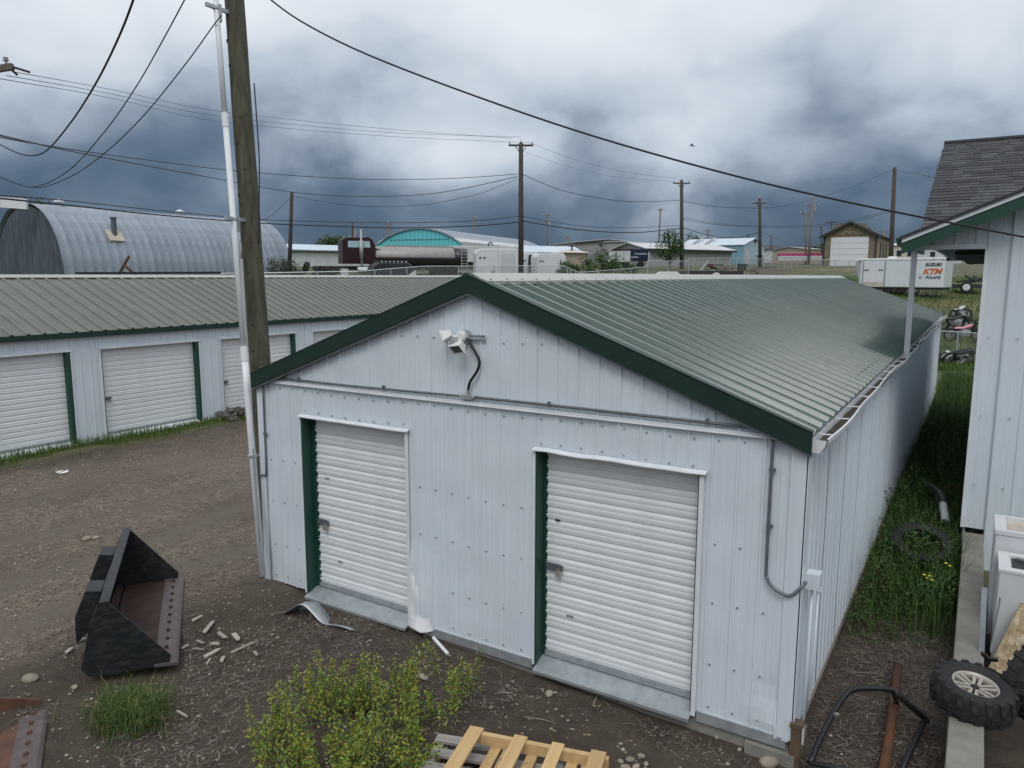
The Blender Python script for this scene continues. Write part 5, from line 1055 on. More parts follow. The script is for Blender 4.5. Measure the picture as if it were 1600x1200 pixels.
p = at(1035, 430, 55); tag(MB().prism([(0, 0), (0.05, 0.35), (0.3, 0.5), (1.5, 0.5), (1.75, 0.35), (1.8, 0)], 'y', 0, 1.2).build('canopy_shell', 'van_white', loc=(p.x-0.5, p.y, p.z-0.25), rot=(0, 0, 0.45), bevel=0.04), 'white pickup canopy just showing over the shed ridge', 'canopy')
p = gp(1215, 120); o_ = thing('magenta_trailer', 'long white trailer with a magenta top stripe beyond the steel fence', 'trailer', p, 0.3); MB().box(0, 9, 0, 2.5, 0.6, top_z(p, 396)-p.z-0.3).build('box', 'far_white', o_); MB().box(-0.05, 9.05, -0.05, 2.5, top_z(p, 396)-p.z-0.29, top_z(p, 396)-p.z+0.02).build('stripe', 'magenta', o_)

# ---- enclosed trailer with lettering
pl, pr_ = at(1338, 455, 50), at(1473, 458, 46.6); pl.z = ground_z(pl.x, pl.y, False); rz, w_ = face_px(pl, pr_)
et = thing('enclosed_trailer', 'white enclosed motorbike trailer with printed lettering parked on the grass', 'trailer', pl, rz)
zb = at(1400, 449, 48.2).z - pl.z; zt = at(1400, 404, 48.2).z - pl.z; L5 = w_
MB().box(0.15, L5, 0, 2.2, zb, zt).build('box', 'trailer_white', et, bevel=0.05)
MB().box(0.0, L5+0.02, -0.03, 2.23, zt-0.13, zt+0.03).build('roof_cap', 'van_white', et, bevel=0.05)
MB().box(0.35, 1.65, -0.03, -0.002, zb+0.32, zt-0.17).build('side_door', 'van_white', et); MB().box(0.35, 1.65, -0.04, -0.002, zb+0.02, zb+0.31).build('door_skirt', 'dirty_white', et)
for x in (0.33, 1.66): MB().box(x, x+0.06, -0.05, -0.002, zb, zt-0.14).build('door_post', 'far_grey', et)
for x, z in ((0.4, zt-0.75), (1.3, zt-0.75)): MB().box(x, x+0.3, -0.06, -0.03, z, z+0.05).build('door_latch', 'far_dark', et)
MB().add([(0.14, 0.1, zb), (0.14, 2.1, zb), (-0.2, 2.1, zt-0.2), (-0.2, 0.1, zt-0.2), (0.14, 0.1, zt-0.1)], [(0, 1, 2, 3), (0, 3, 4)]).build('nose_panel', 'galv', et)
MB().box(0.3, L5-0.1, 0.1, 2.1, zb-0.14, zb-0.003).build('frame_rail', 'far_dark', et)
for x in (1.9, 2.7): disc(MB(), x, 0.2, 0.33, 0.33, 0.22).build('wheel', 'rubber', et)
for x in (L5-0.15, L5-0.7): MB().box(x, x+0.07, -0.05, -0.03, zt-0.1, zt-0.03).build('marker_lamp', 'print_orange', et)
MB().lathe([(0.3, 0), (0.25, 0.12), (0, 0.14)], 10).build('roof_vent', 'van_white', et, loc=(1.8, 1, zt+0.03)); copy_of(et.children[-1], et, (3.6, 1.0, zt+0.03))
def text_part(parent, s, size, mat, loc, shear=0.0, bold=0.0, sx=1.0):
    cu = bpy.data.curves.new('t', 'FONT'); cu.body = s; cu.size = size; cu.shear = shear; cu.offset = bold; cu.extrude = 0.004; cu.align_x = 'CENTER'
    to = bpy.data.objects.new('t', cu); C.objects.link(to); bpy.context.view_layer.update()
    me = bpy.data.meshes.new_from_object(to.evaluated_get(bpy.context.evaluated_depsgraph_get())); bpy.data.objects.remove(to)
    me.materials.clear(); me.materials.append(MATS[mat]); o = bpy.data.objects.new('lettering', me); C.objects.link(o); o.parent = parent; o.location = loc; o.rotation_euler = (math.pi/2, 0, 0); o.scale = (sx, 1, 1); return o
xc = L5-0.72
text_part(et, 'SUZUKI', 0.25, 'print_black', (xc+0.08, -0.012, zt-0.49), 0.15, 0.012, 1.05); text_part(et, 'KTM', 0.46, 'print_orange', (xc+0.02, -0.012, zt-0.98), 0.3, 0.022, 1.1); text_part(et, 'POLARIS', 0.22, 'print_blue', (xc+0.10, -0.012, zt-1.27), 0.15, 0.008, 1.0)
MB().lathe([(0.06, 0), (0.09, 0), (0.09, 0.006), (0.06, 0.006)], 14, Matrix.Rotation(math.pi/2, 4, 'X')).build('emblem', 'print_blue', et, loc=(xc-0.62, -0.006, zt-1.20)); copy_of(et.children[-1], et, (xc-0.62, -0.006, zt-0.42))
# small utility trailer with white wheel
p = gp(1494, 49.5); ut = thing('utility_trailer', 'low black utility trailer with a white wheel in the long grass', 'trailer', p, 0.1)
MB().box(-0.15, 3.2, 0.0, 1.5, 0.38, 0.62).build('bed', 'far_dark', ut); disc(MB(), 0.62, -0.12, 0.42, 0.36, 0.2).build('wheel', 'rubber', ut); disc(MB(), 0.62, -0.20, 0.42, 0.22, 0.1).build('wheel_rim', 'van_white', ut)
for i in range(12): MB().bar((rnd.uniform(0, 2.6), 0.3, 0.65+rnd.uniform(0, .2)), (rnd.uniform(0.4, 3.0), 1.2, 0.8+rnd.uniform(0, .5)), 0.10, 0.10).build('load_piece', 'tarp_dark', ut)
# tangle of old bikes and quads behind the shed
def junk_bike(lab, p, rz_, frame, tilt):
    o = thing('scrap_bike', lab, 'motorbike', p, 0, 'scrap bikes behind the shed', rot=(tilt, 0, rz_))
    for x in (0, 1.25):
        MB().lathe([(0.25, -0.05), (0.32, -0.05), (0.34, 0), (0.32, 0.05), (0.25, 0.05)], 18, Matrix.Translation((x, 0, 0.33)) @ Matrix.Rotation(math.pi/2, 4, 'X'), closed=True).build('wheel', 'rubber', o)
        s_ = MB()
        for i in range(6): a = math.pi*i/6; s_.tube([(x+0.25*math.cos(a), 0, 0.33+0.25*math.sin(a)), (x-0.25*math.cos(a), 0, 0.33-0.25*math.sin(a))], 0.008, 4)
        s_.build('spokes', 'cast_grey', o)
    MB().tube([(0, 0, 0.33), (0.45, 0, 0.62), (0.98, 0, 0.78), (1.25, 0, 0.33)], 0.035, 6).tube([(0.45, 0, 0.62), (0.6, 0, 0.30), (0.95, 0, 0.4), (0.98, 0, 0.78)], 0.03, 6).build('frame', 'steel_black', o)
    MB().prism([(0.2, 0.68), (0.55, 0.70), (0.9, 0.86), (0.92, 0.72), (0.5, 0.60), (0.15, 0.62)], 'y', -0.11, 0.11).build('tank_and_seat', frame, o, bevel=0.03)
    MB().tube([(1.0, -0.36, 0.98), (1.02, -0.2, 1.02), (1.0, 0.2, 1.02), (0.98, 0.36, 0.98)], 0.016, 6).build('handlebar', 'steel_black', o); MB().box(0.45, 0.85, -0.14, 0.14, 0.28, 0.55).build('engine', 'cast_grey', o, bevel=0.03)
for u, d, rz_, mt_, ti, lab in ((1478, 38.5, 0.3, 'steel_black', 0.3, 'dark scrap motorbike farthest left at the end of the shed roof'), (1497, 40.5, 1.0, 'far_white', -0.2, 'scrap motorbike with pale seat at the back of the heap'), (1512, 39.0, 2.2, 'tarp_dark', 0.5, 'dark scrap motorbike tipped over in the heap'), (1492, 36.3, 0.4, 'pink', 0.15, 'scrap bike with pink bodywork in front of the heap'), (1506, 37.0, 1.8, 'steel_black', -0.3, 'black scrap bike just right of the pink one'), (1488, 31.8, 0.8, 'tarp_dark', 0.6, 'dark scrap bike lying in front of the wire fence beside the shed end'), (1508, 31.3, 2.6, 'far_white', 0.9, 'scrap bike with pale seat lying before the wire fence next to the house')):
    p = gp(u, d); p.z += 0.02; junk_bike(lab, p, rz_, mt_, ti)

# ---- fences
def fence(name, label, pts, h, npost, rails=2, link=True, thick=0.035, mat='galv'):
    o = thing(name, label, 'fence', pts[0]); o0 = Vector(pts[0]); P = [Vector(p)-o0 for p in pts]; p0 = None; seg = list(zip(P, P[1:])); per = max(1, npost//len(seg))
    for a, b_ in seg:
        for i in range(per+1):
            q = a + (b_-a)*i/per
            if p0 is None: p0 = MB().tube([(0, 0, -0.3), (0, 0, h+0.05)], thick, 8).build('post', mat, o, loc=q)
            else: copy_of(p0, o, q)
        MB().tube([a+Vector((0, 0, h)), b_+Vector((0, 0, h))], thick*0.8, 6).build('top_rail', mat, o)
        if rails > 2: MB().tube([a+Vector((0, 0, 0.15)), b_+Vector((0, 0, 0.15))], thick*0.6, 6).build('bottom_rail', mat, o)
        if link:
            d = b_-a; l = math.hypot(d.x, d.y); MB().add([(0, 0, 0.02), (l, 0, 0.02 + d.z), (l, 0, h + d.z), (0, 0, h)], [(0, 1, 2, 3)]).build('chain_link', 'chain_link', o, loc=a, rot=(0, 0, math.atan2(d.y, d.x)))
    return o
def fpt(u, v, d, h): p = at(u, v, d); p.z -= h; return p
fence('chain_fence', 'long grey chain-link fence around the truck lot behind the storage buildings', [fpt(300, 428, 52, 1.2), fpt(560, 424, 53, 1.2), fpt(660, 416, 54, 1.2), fpt(880, 415, 56, 1.2), fpt(905, 426, 56, 1.2), fpt(1012, 417, 57, 1.2)], 1.2, 20)
fence('chain_fence', 'green-tinged taller chain-link fence behind the shed ridge', [fpt(1012, 408, 57, 1.9), fpt(1076, 408, 58, 1.9)], 1.9, 2, 3)
fence('chain_fence', 'grey wire fence with many panels in front of the pale blue shed', [fpt(1076, 404, 74, 2.1), fpt(1130, 403, 76, 2.1), fpt(1205, 405, 78, 2.1)], 2.1, 14, 3)
fence('chain_fence', 'grey steel panel fence between the lumber pile and the wooden garage', [fpt(1205, 401, 78, 2.2), fpt(1255, 403, 90, 2.2), fpt(1284, 405, 95, 2.2)], 2.2, 10, 3)
fence('chain_fence', 'wire fence behind the enclosed trailer in front of the wooden garage', [fpt(1284, 406, 84, 1.8), fpt(1350, 407, 82, 1.8), fpt(1420, 410, 78, 1.8), fpt(1540, 411, 70, 1.8)], 1.8, 9)
fence('chain_fence', 'near wire fence crossing the grass between the shed end and the house', [fpt(1466, 517, 33, 1.25), fpt(1530, 521, 31.5, 1.25)], 1.25, 2)

# ---- distant utility poles
def upole(u, v_top, d, lab, mat='pole_dark', r=0.15, arms=(), u_base=None, v_base=None, trans=False, ins=True):
    top = at(u, v_top, d); b_ = gp(u_base if u_base else u, d); b_.z -= 0.3
    o = thing('distant_pole', lab, 'utility pole', b_); MB().tube([(0, 0, 0), top-b_], [r, r*0.75], 10).build('trunk', mat, o, smooth=True)
    for (dv, half) in arms:
        c = top - b_ - Vector((0, 0, dv)); a = MB().bar(c - _r0*half, c + _r0*half, 0.13, 0.13).build('cross_arm', mat, o)
        if ins:
            for f in (-0.92, 0.92): MB().lathe([(0.0, 0.24), (0.05, 0.22), (0.075, 0.10), (0.03, 0.0)], 8).build('insulator', 'insulator', o, loc=c + _r0*half*f + Vector((0, 0, 0.06)))
        MB().bar(c - _r0*half*0.5 - _fw*0.08, c - Vector((0, 0, 0.7)) - _fw*0.08, 0.05, 0.05).bar(c + _r0*half*0.5 - _fw*0.08, c - Vector((0, 0, 0.7)) - _fw*0.08, 0.05, 0.05).build('brace', mat, o)
    if ins and arms: MB().lathe([(0.0, 0.26), (0.05, 0.24), (0.075, 0.10), (0.03, 0.0)], 8).build('insulator', 'insulator', o, loc=top-b_)
    if trans: MB().tube([top-b_+_r0*0.35-Vector((0, 0, 2.2)), top-b_+_r0*0.35-Vector((0, 0, 1.2))], 0.28, 12).build('transformer', 'far_grey', o)
    return o
upole(814, 224, 58, 'tall dark utility pole with cross-arm rising over the shed ridge', arms=((0.15, 0.95),), r=0.23)
upole(1065, 282, 84, 'dark cross-arm utility pole before the pale blue shed', arms=((0.3, 0.95),), r=0.24)
upole(1187, 310, 98, 'dark pole with small side arms right of the pale blue shed', arms=((0.6, 0.9),), r=0.24)
upole(1398, 262, 68, 'bare dark pole standing behind the white enclosed trailer', r=0.22, u_base=1391)
upole(456, 300, 72, 'short dark wooden pole right of the quonset hut', r=0.21, u_base=452)
upole(1270, 308, 118, 'grey pole with transformer, taller of the twin poles by the garage', 'pole_grey', 0.22, ((1.3, 1.1),), u_base=1262, trans=True)
upole(1259, 331, 122, 'grey pole, shorter of the twin poles by the garage', 'pole_grey', 0.18, ((0.3, 0.9),), u_base=1258)
upole(1032, 326, 125, 'thin leaning reddish pole behind the workshop annex', 'pole_grey', 0.16, ((0.2, 0.45),), u_base=1027)
upole(855, 334, 140, 'small grey pole with transformer behind the white van bodies', 'pole_grey', 0.2, ((0.3, 0.9), (1.4, 0.7)), trans=True)
upole(741, 339, 150, 'small distant pole above the arched hall roof', 'pole_grey', 0.2, ((0.2, 0.5),)); upole(607, 348, 140, 'small distant pole at the left end of the arched hall', 'pole_grey', 0.2, ((0.3, 0.9), (1.2, 0.8)))
upole(551, 348, 130, 'small distant pole with grey transformer above the maroon cab', 'pole_dark', 0.18, trans=True, ins=False); upole(1106, 358, 170, 'tiny far pole above the pale blue shed roof', 'pole_grey', 0.2, ((0.4, 0.8),)); upole(1205, 368, 170, 'tiny reddish far pole right of the dark pole', 'rust', 0.2)
upole(1283, 353, 140, 'thin dark far pole at the left corner of the wooden garage', 'pole_dark', 0.15); upole(1299, 345, 160, 'far pole with cross-arm behind the wooden garage roof', 'pole_dark', 0.15, ((0.3, 1.3),), ins=False); upole(1381, 360, 170, 'far pole with cross-arm right of the wooden garage', 'pole_grey', 0.2, ((0.3, 1.5),), ins=False); upole(888, 368, 150, 'tiny far pole behind the beige hut', 'pole_grey', 0.18, ((0.3, 0.5),))
pn = at(-6, 108, 20); o_ = thing('pole_arm', 'wooden cross-arm end with insulators at the left edge of the picture', 'cross-arm', pn)
e_ = at(20, 104, 20)-pn; MB().bar(-e_*2, e_, 0.13, 0.16).build('arm', 'pole_grey', o_); MB().tube([e_*0.62+Vector((0, 0, 0.08)), e_*0.62+Vector((0, 0, 0.2))], 0.035, 8).lathe([(0.0, 0.12), (0.07, 0.09), (0.05, 0.05), (0.085, 0.02), (0.04, 0.0)], 10, Matrix.Translation(e_*0.62+Vector((0, 0, 0.16)))).build('insulator', 'cast_grey', o_)
for f, (u1, v1) in ((0.95, (47, 113)), (0.75, (27, 117))): MB().tube([e_*f, at(u1, v1, 20.3)-pn], 0.03, 6).build('strain_insulator', 'far_dark', o_)
MB().bar(e_*0.2, at(-8, 124, 20)-pn, 0.05, 0.05).build('brace', 'pole_dark', o_)

# ---- overhead wires : (u, v, distance) knots
def wire(lab, knots, r, mat='wire'):
    return tag(MB().tube(curve([at(*k_) for k_ in knots], 7), r, 5).build('overhead_wire', mat, smooth=True), lab, 'wire')
wire('thick black service wire sagging from the wooden pole across to the house', [(400, -20, 9.9), (470, 33, 9.6), (600, 96, 9.2), (860, 191, 8.6), (1100, 262, 8.3), (1330, 317, 8.2), (1640, 378, 8.2)], 0.0115)
wire('twisted black service cable dropping steeply at the upper left', [(222, -40, 9.4), (190, 48, 10.5), (150, 130, 12), (108, 195, 14), (70, 237, 16), (38, 242, 17), (0, 226, 18), (-30, 208, 18)], 0.016)
wire('black cable from the upper edge curving down to the left', [(300, -22, 9.4), (255, 62, 10), (210, 140, 11), (160, 210, 12), (105, 268, 13.5), (50, 292, 15), (0, 277, 16), (-30, 262, 17)], 0.009)
wire('black cable from the mast bracket curving down to the left', [(346, 24, 9.6), (332, 42, 9.7), (290, 100, 10), (225, 180, 11), (165, 238, 12), (110, 276, 13.5), (55, 293, 15), (0, 276, 16), (-30, 258, 17)], 0.008)
wire('twisted telephone cable running from the left edge to the short pole', [(-20, 206, 22), (20, 216, 25), (130, 240, 36), (300, 272, 52), (456, 300, 71), (560, 307, 68), (680, 302, 62), (808, 276, 57.8)], 0.028)
wire('single wire from the left edge to the tall cross-arm pole', [(-20, 208, 22), (40, 222, 26), (200, 246, 40), (380, 268, 52), (560, 280, 57), (700, 279, 58), (808, 272, 57.8)], 0.022)
for i, (va, vb, vc) in enumerate(((112, 174, 216), (118, 182, 219), (123, 190, 223))): wire(('topmost', 'middle', 'lowest')[i]+' of three thin power lines leading to the tall pole', [(20-10*i, va, 20.5), (180, (va+vb)/2-2, 34), (345, vb, 46), (600, (vb+vc)/2+6, 54), (813+(-13, 0, 13)[i], vc-(0, 5, 0)[i], 57.6)], 0.011, 'wire_thin')
wire('lower of two black lines passing in front of the quonset hut top', [(-20, 308, 30), (100, 320, 36), (240, 335, 44), (370, 346, 52), (455, 351, 58), (620, 356, 60), (740, 353, 59), (811, 347, 57.8)], 0.040)
wire('upper of two black lines passing over the quonset hut', [(-20, 304, 30), (100, 313, 36), (240, 328, 44), (370, 340, 52), (455, 345, 58), (620, 348, 60), (740, 345, 59), (811, 338, 57.8)], 0.024)
wire('slack wire hanging from the short pole toward the tall pole', [(456, 306, 71.8), (540, 320, 68), (640, 322, 64), (740, 305, 60), (809, 279, 57.8)], 0.018); wire('loose wire from the short pole down to the quonset hut', [(455, 308, 72), (440, 322, 72.5), (424, 337, 73), (408, 345, 74)], 0.02)
wire('high thin power line between the two cross-arm poles', [(826, 222, 57.8), (900, 250, 66), (980, 269, 75), (1055, 279, 83.6)], 0.012, 'wire_thin'); wire('second thin power line between the two cross-arm poles', [(803, 230, 57.8), (880, 258, 65), (960, 276, 73), (1054, 284, 83.6)], 0.010, 'wire_thin')
wire('sagging telephone line between the two cross-arm poles', [(816, 272, 57.8), (880, 298, 64), (960, 313, 72), (1010, 315, 78), (1062, 313, 83.8)], 0.026); wire('lower black cable between the two cross-arm poles', [(816, 345, 57.8), (880, 356, 64), (940, 362, 70), (1000, 363, 77), (1062, 357, 83.8)], 0.045); wire('lower thin cable between the two cross-arm poles', [(816, 338, 57.8), (900, 352, 66), (980, 356, 75), (1062, 352, 83.8)], 0.022)
wire('telephone line from the cross-arm pole past the next dark pole', [(1066, 314, 83.8), (1120, 323, 90), (1187, 325, 97.8), (1230, 321, 107), (1268, 312, 117.5)], 0.026); wire('pair line, upper, running right behind the wooden garage', [(1066, 340, 83.8), (1120, 349, 90), (1187, 353, 97.8), (1290, 350, 90), (1394, 328, 68)], 0.022); wire('pair line, lower, running right behind the wooden garage', [(1066, 343, 83.8), (1120, 351, 90), (1187, 355, 97.8), (1290, 353, 90), (1394, 331, 68)], 0.022)
wire('black cable drooping from the cross-arm pole to the dark pole', [(1066, 356, 83.8), (1098, 365, 88), (1130, 371, 92), (1165, 369, 96), (1186, 362, 97.7)], 0.04); wire('thin line rising from the twin poles to the bare dark pole', [(1270, 309, 117.5), (1320, 296, 95), (1396, 265, 67.8)], 0.018); wire('thin line from the bare dark pole to the house roof', [(1399, 266, 67.8), (1430, 271, 45), (1462, 278, 25)], 0.014); wire('thin line from the dark pole toward the wooden garage', [(1189, 362, 97.8), (1230, 380, 100), (1283, 388, 103)], 0.02)
wire('black cable hanging down the right side of the wooden pole', [(397, 130, 9.75), (402, 200, 9.75), (405, 250, 9.8), (405, 300, 9.8), (404, 380, 9.85)], 0.009)
bd = at(1080, 228, 40); tag(MB().add([(0, 0, 0), (0.10, 0.02, 0.03), (0.22, 0.0, -0.06), (0.08, -0.03, -0.04), (-0.06, 0.10, 0.10), (0.02, 0.2, 0.16), (-0.04, -0.10, 0.08), (-0.02, -0.2, 0.02), (-0.1, 0, 0.01)], [(0, 3, 2, 1), (0, 1, 5, 4), (0, 6, 7, 3), (0, 8, 3), (0, 1, 8)]).build('bird', 'far_dark', loc=bd), 'small dark bird flying high in the clouds', 'bird')

# ================================================================ vegetation
def leaves(mb, pts, size, cols, rnd, flat=0.0):
    for p in pts:
        a = rnd.uniform(0, 6.283); n_ = Vector((rnd.uniform(-1, 1), rnd.uniform(-1, 1), rnd.uniform(0.1+flat, 1.2))).normalized(); u = n_.orthogonal().normalized(); w2 = n_.cross(u)
        d = u*math.cos(a)+w2*math.sin(a); e = n_.cross(d); s = size*rnd.uniform(0.6, 1.3); mb.col = rnd.choice(cols)
        mb.add([p - d*s, p + e*s*0.42, p + d*s, p - e*s*0.42], [(0, 1, 2, 3)])
def gcol(base, n, rnd, spread=0.35):
    out = []
    for _ in range(n): k_ = rnd.uniform(1-spread, 1+spread); out.append((base[0]*k_*rnd.uniform(0.9, 1.1), base[1]*k_, base[2]*k_*rnd.uniform(0.85, 1.15)))
    return out
def shrub(name, lab, p, w_, h_, n, cols, cat='shrub', size=0.12, seed=1, trunk=0.0, grp=None):
    rnd = random.Random(seed); o = thing(name, lab, cat, p, 0, grp); mb = MB(); pts = []; st = MB(); heads = []
    for i in range(14 if trunk == 0 else 22):
        a = rnd.uniform(0, 6.28); r = w_*0.5*rnd.random()**0.5; hd = Vector((r*math.cos(a), r*math.sin(a), trunk + (h_-trunk)*rnd.uniform(0.3, 0.95)*(1-0.45*(r/(w_*0.5))**2))); heads.append(hd)
        st.tube([(0.1*hd.x, 0.1*hd.y, 0 if trunk == 0 else trunk*rnd.uniform(0.4, 1)), hd*0.6, hd], [0.03*h_/2, 0.018*h_/2, 0.006], 5)
    if trunk: st.tube([(0, 0, -0.2), (0.05, 0, h_*0.5), (0, 0.03, h_*0.9)], [0.06*h_/3, 0.04*h_/3, 0.01], 7)
    for i in range(n):
        hd = rnd.choice(heads); g = Vector((rnd.gauss(0, 1), rnd.gauss(0, 1), rnd.gauss(0, 0.8)))*w_*0.11; q = hd+g
        if q.z > 0.03: pts.append(q)
    leaves(mb, pts, size, cols, rnd); st.build('trunk', 'bark', o); mb.build('crown', 'leaf', o); return o
rnd = random.Random(21); G1 = gcol((0.055, 0.10, 0.028), 8, rnd); G2 = gcol((0.04, 0.085, 0.02), 8, rnd); G3 = gcol((0.035, 0.055, 0.03), 8, rnd)
def sp_at(u, v, d): p = at(u, v, d); return p
shrub('roadside_shrub', 'rounded green shrub left of the larger one behind the chain-link fence', sp_at(886, 432, 60)-Vector((0, 0, 0.1)), 1.6, 1.7, 1400, G1, size=0.09, seed=2); shrub('roadside_shrub', 'broad bushy green shrub in front of the workshop', sp_at(939, 432, 62)-Vector((0, 0, 0.1)), 2.9, 2.3, 2600, G1, size=0.10, seed=3); shrub('roadside_shrub', 'small shrub at the right foot of the broad bushy one', sp_at(983, 432, 62)-Vector((0, 0, 0.1)), 1.6, 1.3, 800, G1, size=0.09, seed=4)
shrub('young_tree', 'young leafy tree left of the cross-arm pole', sp_at(1045, 420, 82), 3.0, 4.0, 1900, G2, 'tree', 0.13, 5, 1.0); shrub('far_tree', 'rounded far tree showing behind the white building', gp(522, 118), 4.0, top_z(gp(522, 118), 374)-gp(522, 118).z, 1600, G1, 'tree', 0.22, 6, 2.5)
shrub('roadside_shrub', 'low tangled bush between the quonset hut and the short pole', sp_at(441, 434, 66), 2.6, 1.9, 1300, gcol((0.05, 0.06, 0.03), 6, rnd), size=0.10, seed=7); p = at(52, 318, 80); shrub('far_tree', 'treetop showing above the left end of the quonset roof', (p.x, p.y, p.z-6.0), 3.0, 6.7, 700, G1, 'tree', 0.2, 8, 4)
def spruce(lab, u, v, d, seed):
    b_ = gp(u, d); h_ = at(u, v, d).z-b_.z; r2 = random.Random(seed); o = thing('spruce_tree', lab, 'tree', b_, 0, 'far spruce trees'); MB().tube([(0, 0, 0), (0, 0, h_)], [0.25, 0.03], 6).build('trunk', 'bark', o); mb = MB()
    for i in range(1000):
        f = r2.random()**0.8; z = h_*(0.12+0.88*f); r = (1-f)*h_*0.20*r2.uniform(0.35, 1.1)+0.05; a = r2.uniform(0, 6.28); c = Vector((r*math.cos(a), r*math.sin(a), z)); d_ = Vector((math.cos(a), math.sin(a), -0.35)); e = Vector((-math.sin(a), math.cos(a), 0)); s = 0.35*(1.2-f); mb.col = r2.choice(G3)
        mb.add([c-d_*s, c+e*s*0.4, c+d_*s, c-e*s*0.4], [(0, 1, 2, 3)])
    mb.build('crown', 'leaf', o)
for i, (u, v, d) in enumerate(((1036, 362, 190), (1043, 362, 195), (1053, 361, 185), (722, 361, 200), (731, 363, 205), (1166, 366, 210))): spruce(('leftmost dark spruce of the three left of the cross-arm pole', 'thin middle spruce of the three left of the cross-arm pole', 'right dark spruce of the three left of the cross-arm pole', 'tiny left spruce above the arched hall roof', 'tiny right spruce above the arched hall roof', 'tiny spruce above the pale blue shed gable')[i], u, v, d, 30+i)
for i, (u, d) in enumerate(((1080, 230), (1095, 235), (1288, 200))): p = gp(u, d); shrub('far_tree', ('far dark tree left above the pale blue shed roof', 'far dark tree right above the pale blue shed roof', 'far green tree left of the wooden garage')[i], p, 7, at(u, 369 if i < 2 else 384, d).z-p.z, 700, G2, 'tree', 0.45, 40+i, 2)
# weeds in front of the shed
pbr('weed_stem', (0.10, 0.10, 0.04), (0.14, 0.10, 0.05), 9, 0.8)
def weed_patch(name, lab, spots, cols, size=0.02, seed=1, cat='weeds'):
    rnd = random.Random(seed); c0 = spots[0]; o = thing(name, lab, cat, (c0[0], c0[1], ground_z(c0[0], c0[1]))); st = MB(); mb = MB(); pts = []
    for (x, y, h_, n_) in spots:
        gz_ = ground_z(x, y); lean = Vector((rnd.uniform(-0.3, 0.3), rnd.uniform(-0.3, 0.3), 1)); base = Vector((x-c0[0], y-c0[1], gz_-ground_z(c0[0], c0[1])))
        tip = base + lean*h_; st.tube([base, base+lean*h_*0.5+Vector((0.02, 0, 0)), tip], [0.004, 0.003, 0.0015], 4)
        for i in range(n_):
            f = rnd.uniform(0.1, 1.0); q = base + lean*h_*f; s = 0.045*(1.15-f*0.8); pts.append(q + Vector((rnd.gauss(0, s), rnd.gauss(0, s), rnd.gauss(0, 0.02))))
    leaves(mb, [p for p in pts if True], size, cols, rnd); kind(st.build('stems', 'weed_stem', o), 'stuff'); kind(mb.build('foliage', 'leaf', o), 'stuff'); return o
rnd = random.Random(33); YG = gcol((0.25, 0.275, 0.035), 8, rnd) + gcol((0.12, 0.20, 0.04), 9, rnd) + gcol((0.36, 0.28, 0.035), 2, rnd)
spots = []
px_c = [(450, 1110, 55), (500, 1070, 60), (560, 1060, 70), (610, 1050, 60), (650, 1090, 60), (560, 1140, 80), (480, 1150, 60), (640, 1150, 60), (540, 1195, 80), (430, 1180, 40), (690, 1060, 30)]
for u, v, n_ in px_c:
    for i in range(n_//5):
        p = onz(u+rnd.gauss(0, 24), v+40+rnd.gauss(0, 15), -0.04); spots.append((p.x, p.y, rnd.uniform(0.25, 0.60), rnd.randint(80, 130)))
weed_patch('weed_bush', 'bushy yellow-green weed patch in front of the shed wall', spots, YG, 0.0175, 5)
spots = []
for u, v in ((700, 1062), (716, 1058), (735, 1062), (722, 1075), (682, 1040), (708, 1085), (745, 1052)): p = onz(u, v+12, -0.06); spots.append((p.x, p.y, rnd.uniform(0.22, 0.42), 110))
weed_patch('weed_bush', 'small sparse yellow-green weeds at the right edge of the big weed patch', spots, YG, 0.0145, 6)
spots = [(onz(u, v, -0.06).x, onz(u, v, -0.06).y, h_, 14) for u, v, h_ in ((672, 985, 0.30), (676, 990, 0.24), (702, 992, 0.20), (750, 1012, 0.28), (770, 1014, 0.34), (776, 1018, 0.3), (785, 1022, 0.26), (798, 1024, 0.2))]
weed_patch('wall_weeds', 'thin dry weed stems standing against the siding between the doors', spots, gcol((0.10, 0.10, 0.05), 5, rnd), 0.010, 7)
# grass
def blades(name, mat_cols, pts, hmin, hmax, wid, seed, bend=0.5, per=1):
    rnd = random.Random(seed); mb = MB()
    for (x, y, z, sc_) in pts:
        for _ in range(per):
            a = rnd.uniform(0, 6.283); h_ = rnd.uniform(hmin, hmax)*sc_; d = Vector((math.cos(a), math.sin(a), 0)); e = Vector((-d.y, d.x, 0))*wid*rnd.uniform(0.6, 1.3); b0_ = Vector((x+rnd.gauss(0, 0.02), y+rnd.gauss(0, 0.02), z-0.01)); lean = d*h_*rnd.uniform(0.05, bend); mb.col = rnd.choice(mat_cols)
            m1 = b0_ + lean*0.35 + Vector((0, 0, h_*0.6)); mb.add([b0_-e, b0_+e, m1+e*0.6, m1-e*0.6, b0_ + lean + Vector((0, 0, h_*(1-0.25*bend)))], [(0, 1, 2, 3), (3, 2, 4)])
    return mb.build(name, 'leaf')
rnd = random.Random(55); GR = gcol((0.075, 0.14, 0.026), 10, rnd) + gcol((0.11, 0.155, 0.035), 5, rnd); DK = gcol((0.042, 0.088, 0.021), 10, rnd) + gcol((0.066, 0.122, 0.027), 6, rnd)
c0 = onz(205, 1105, 0); pts = []
for i in range(420):
    x, y = c0.x + rnd.gauss(0, 0.20), c0.y + rnd.gauss(0, 0.13); pts.append((x, y, ground_z(x, y), 1.0))
cl = blades('grass_clump', gcol((0.065, 0.12, 0.03), 8, rnd) + gcol((0.16, 0.17, 0.07), 2, rnd), pts, 0.12, 0.34, 0.0028, 3, 1.1, 5); tag(cl, 'tall green grass clump in front of the black loader bucket', 'grass clump')
pts = []
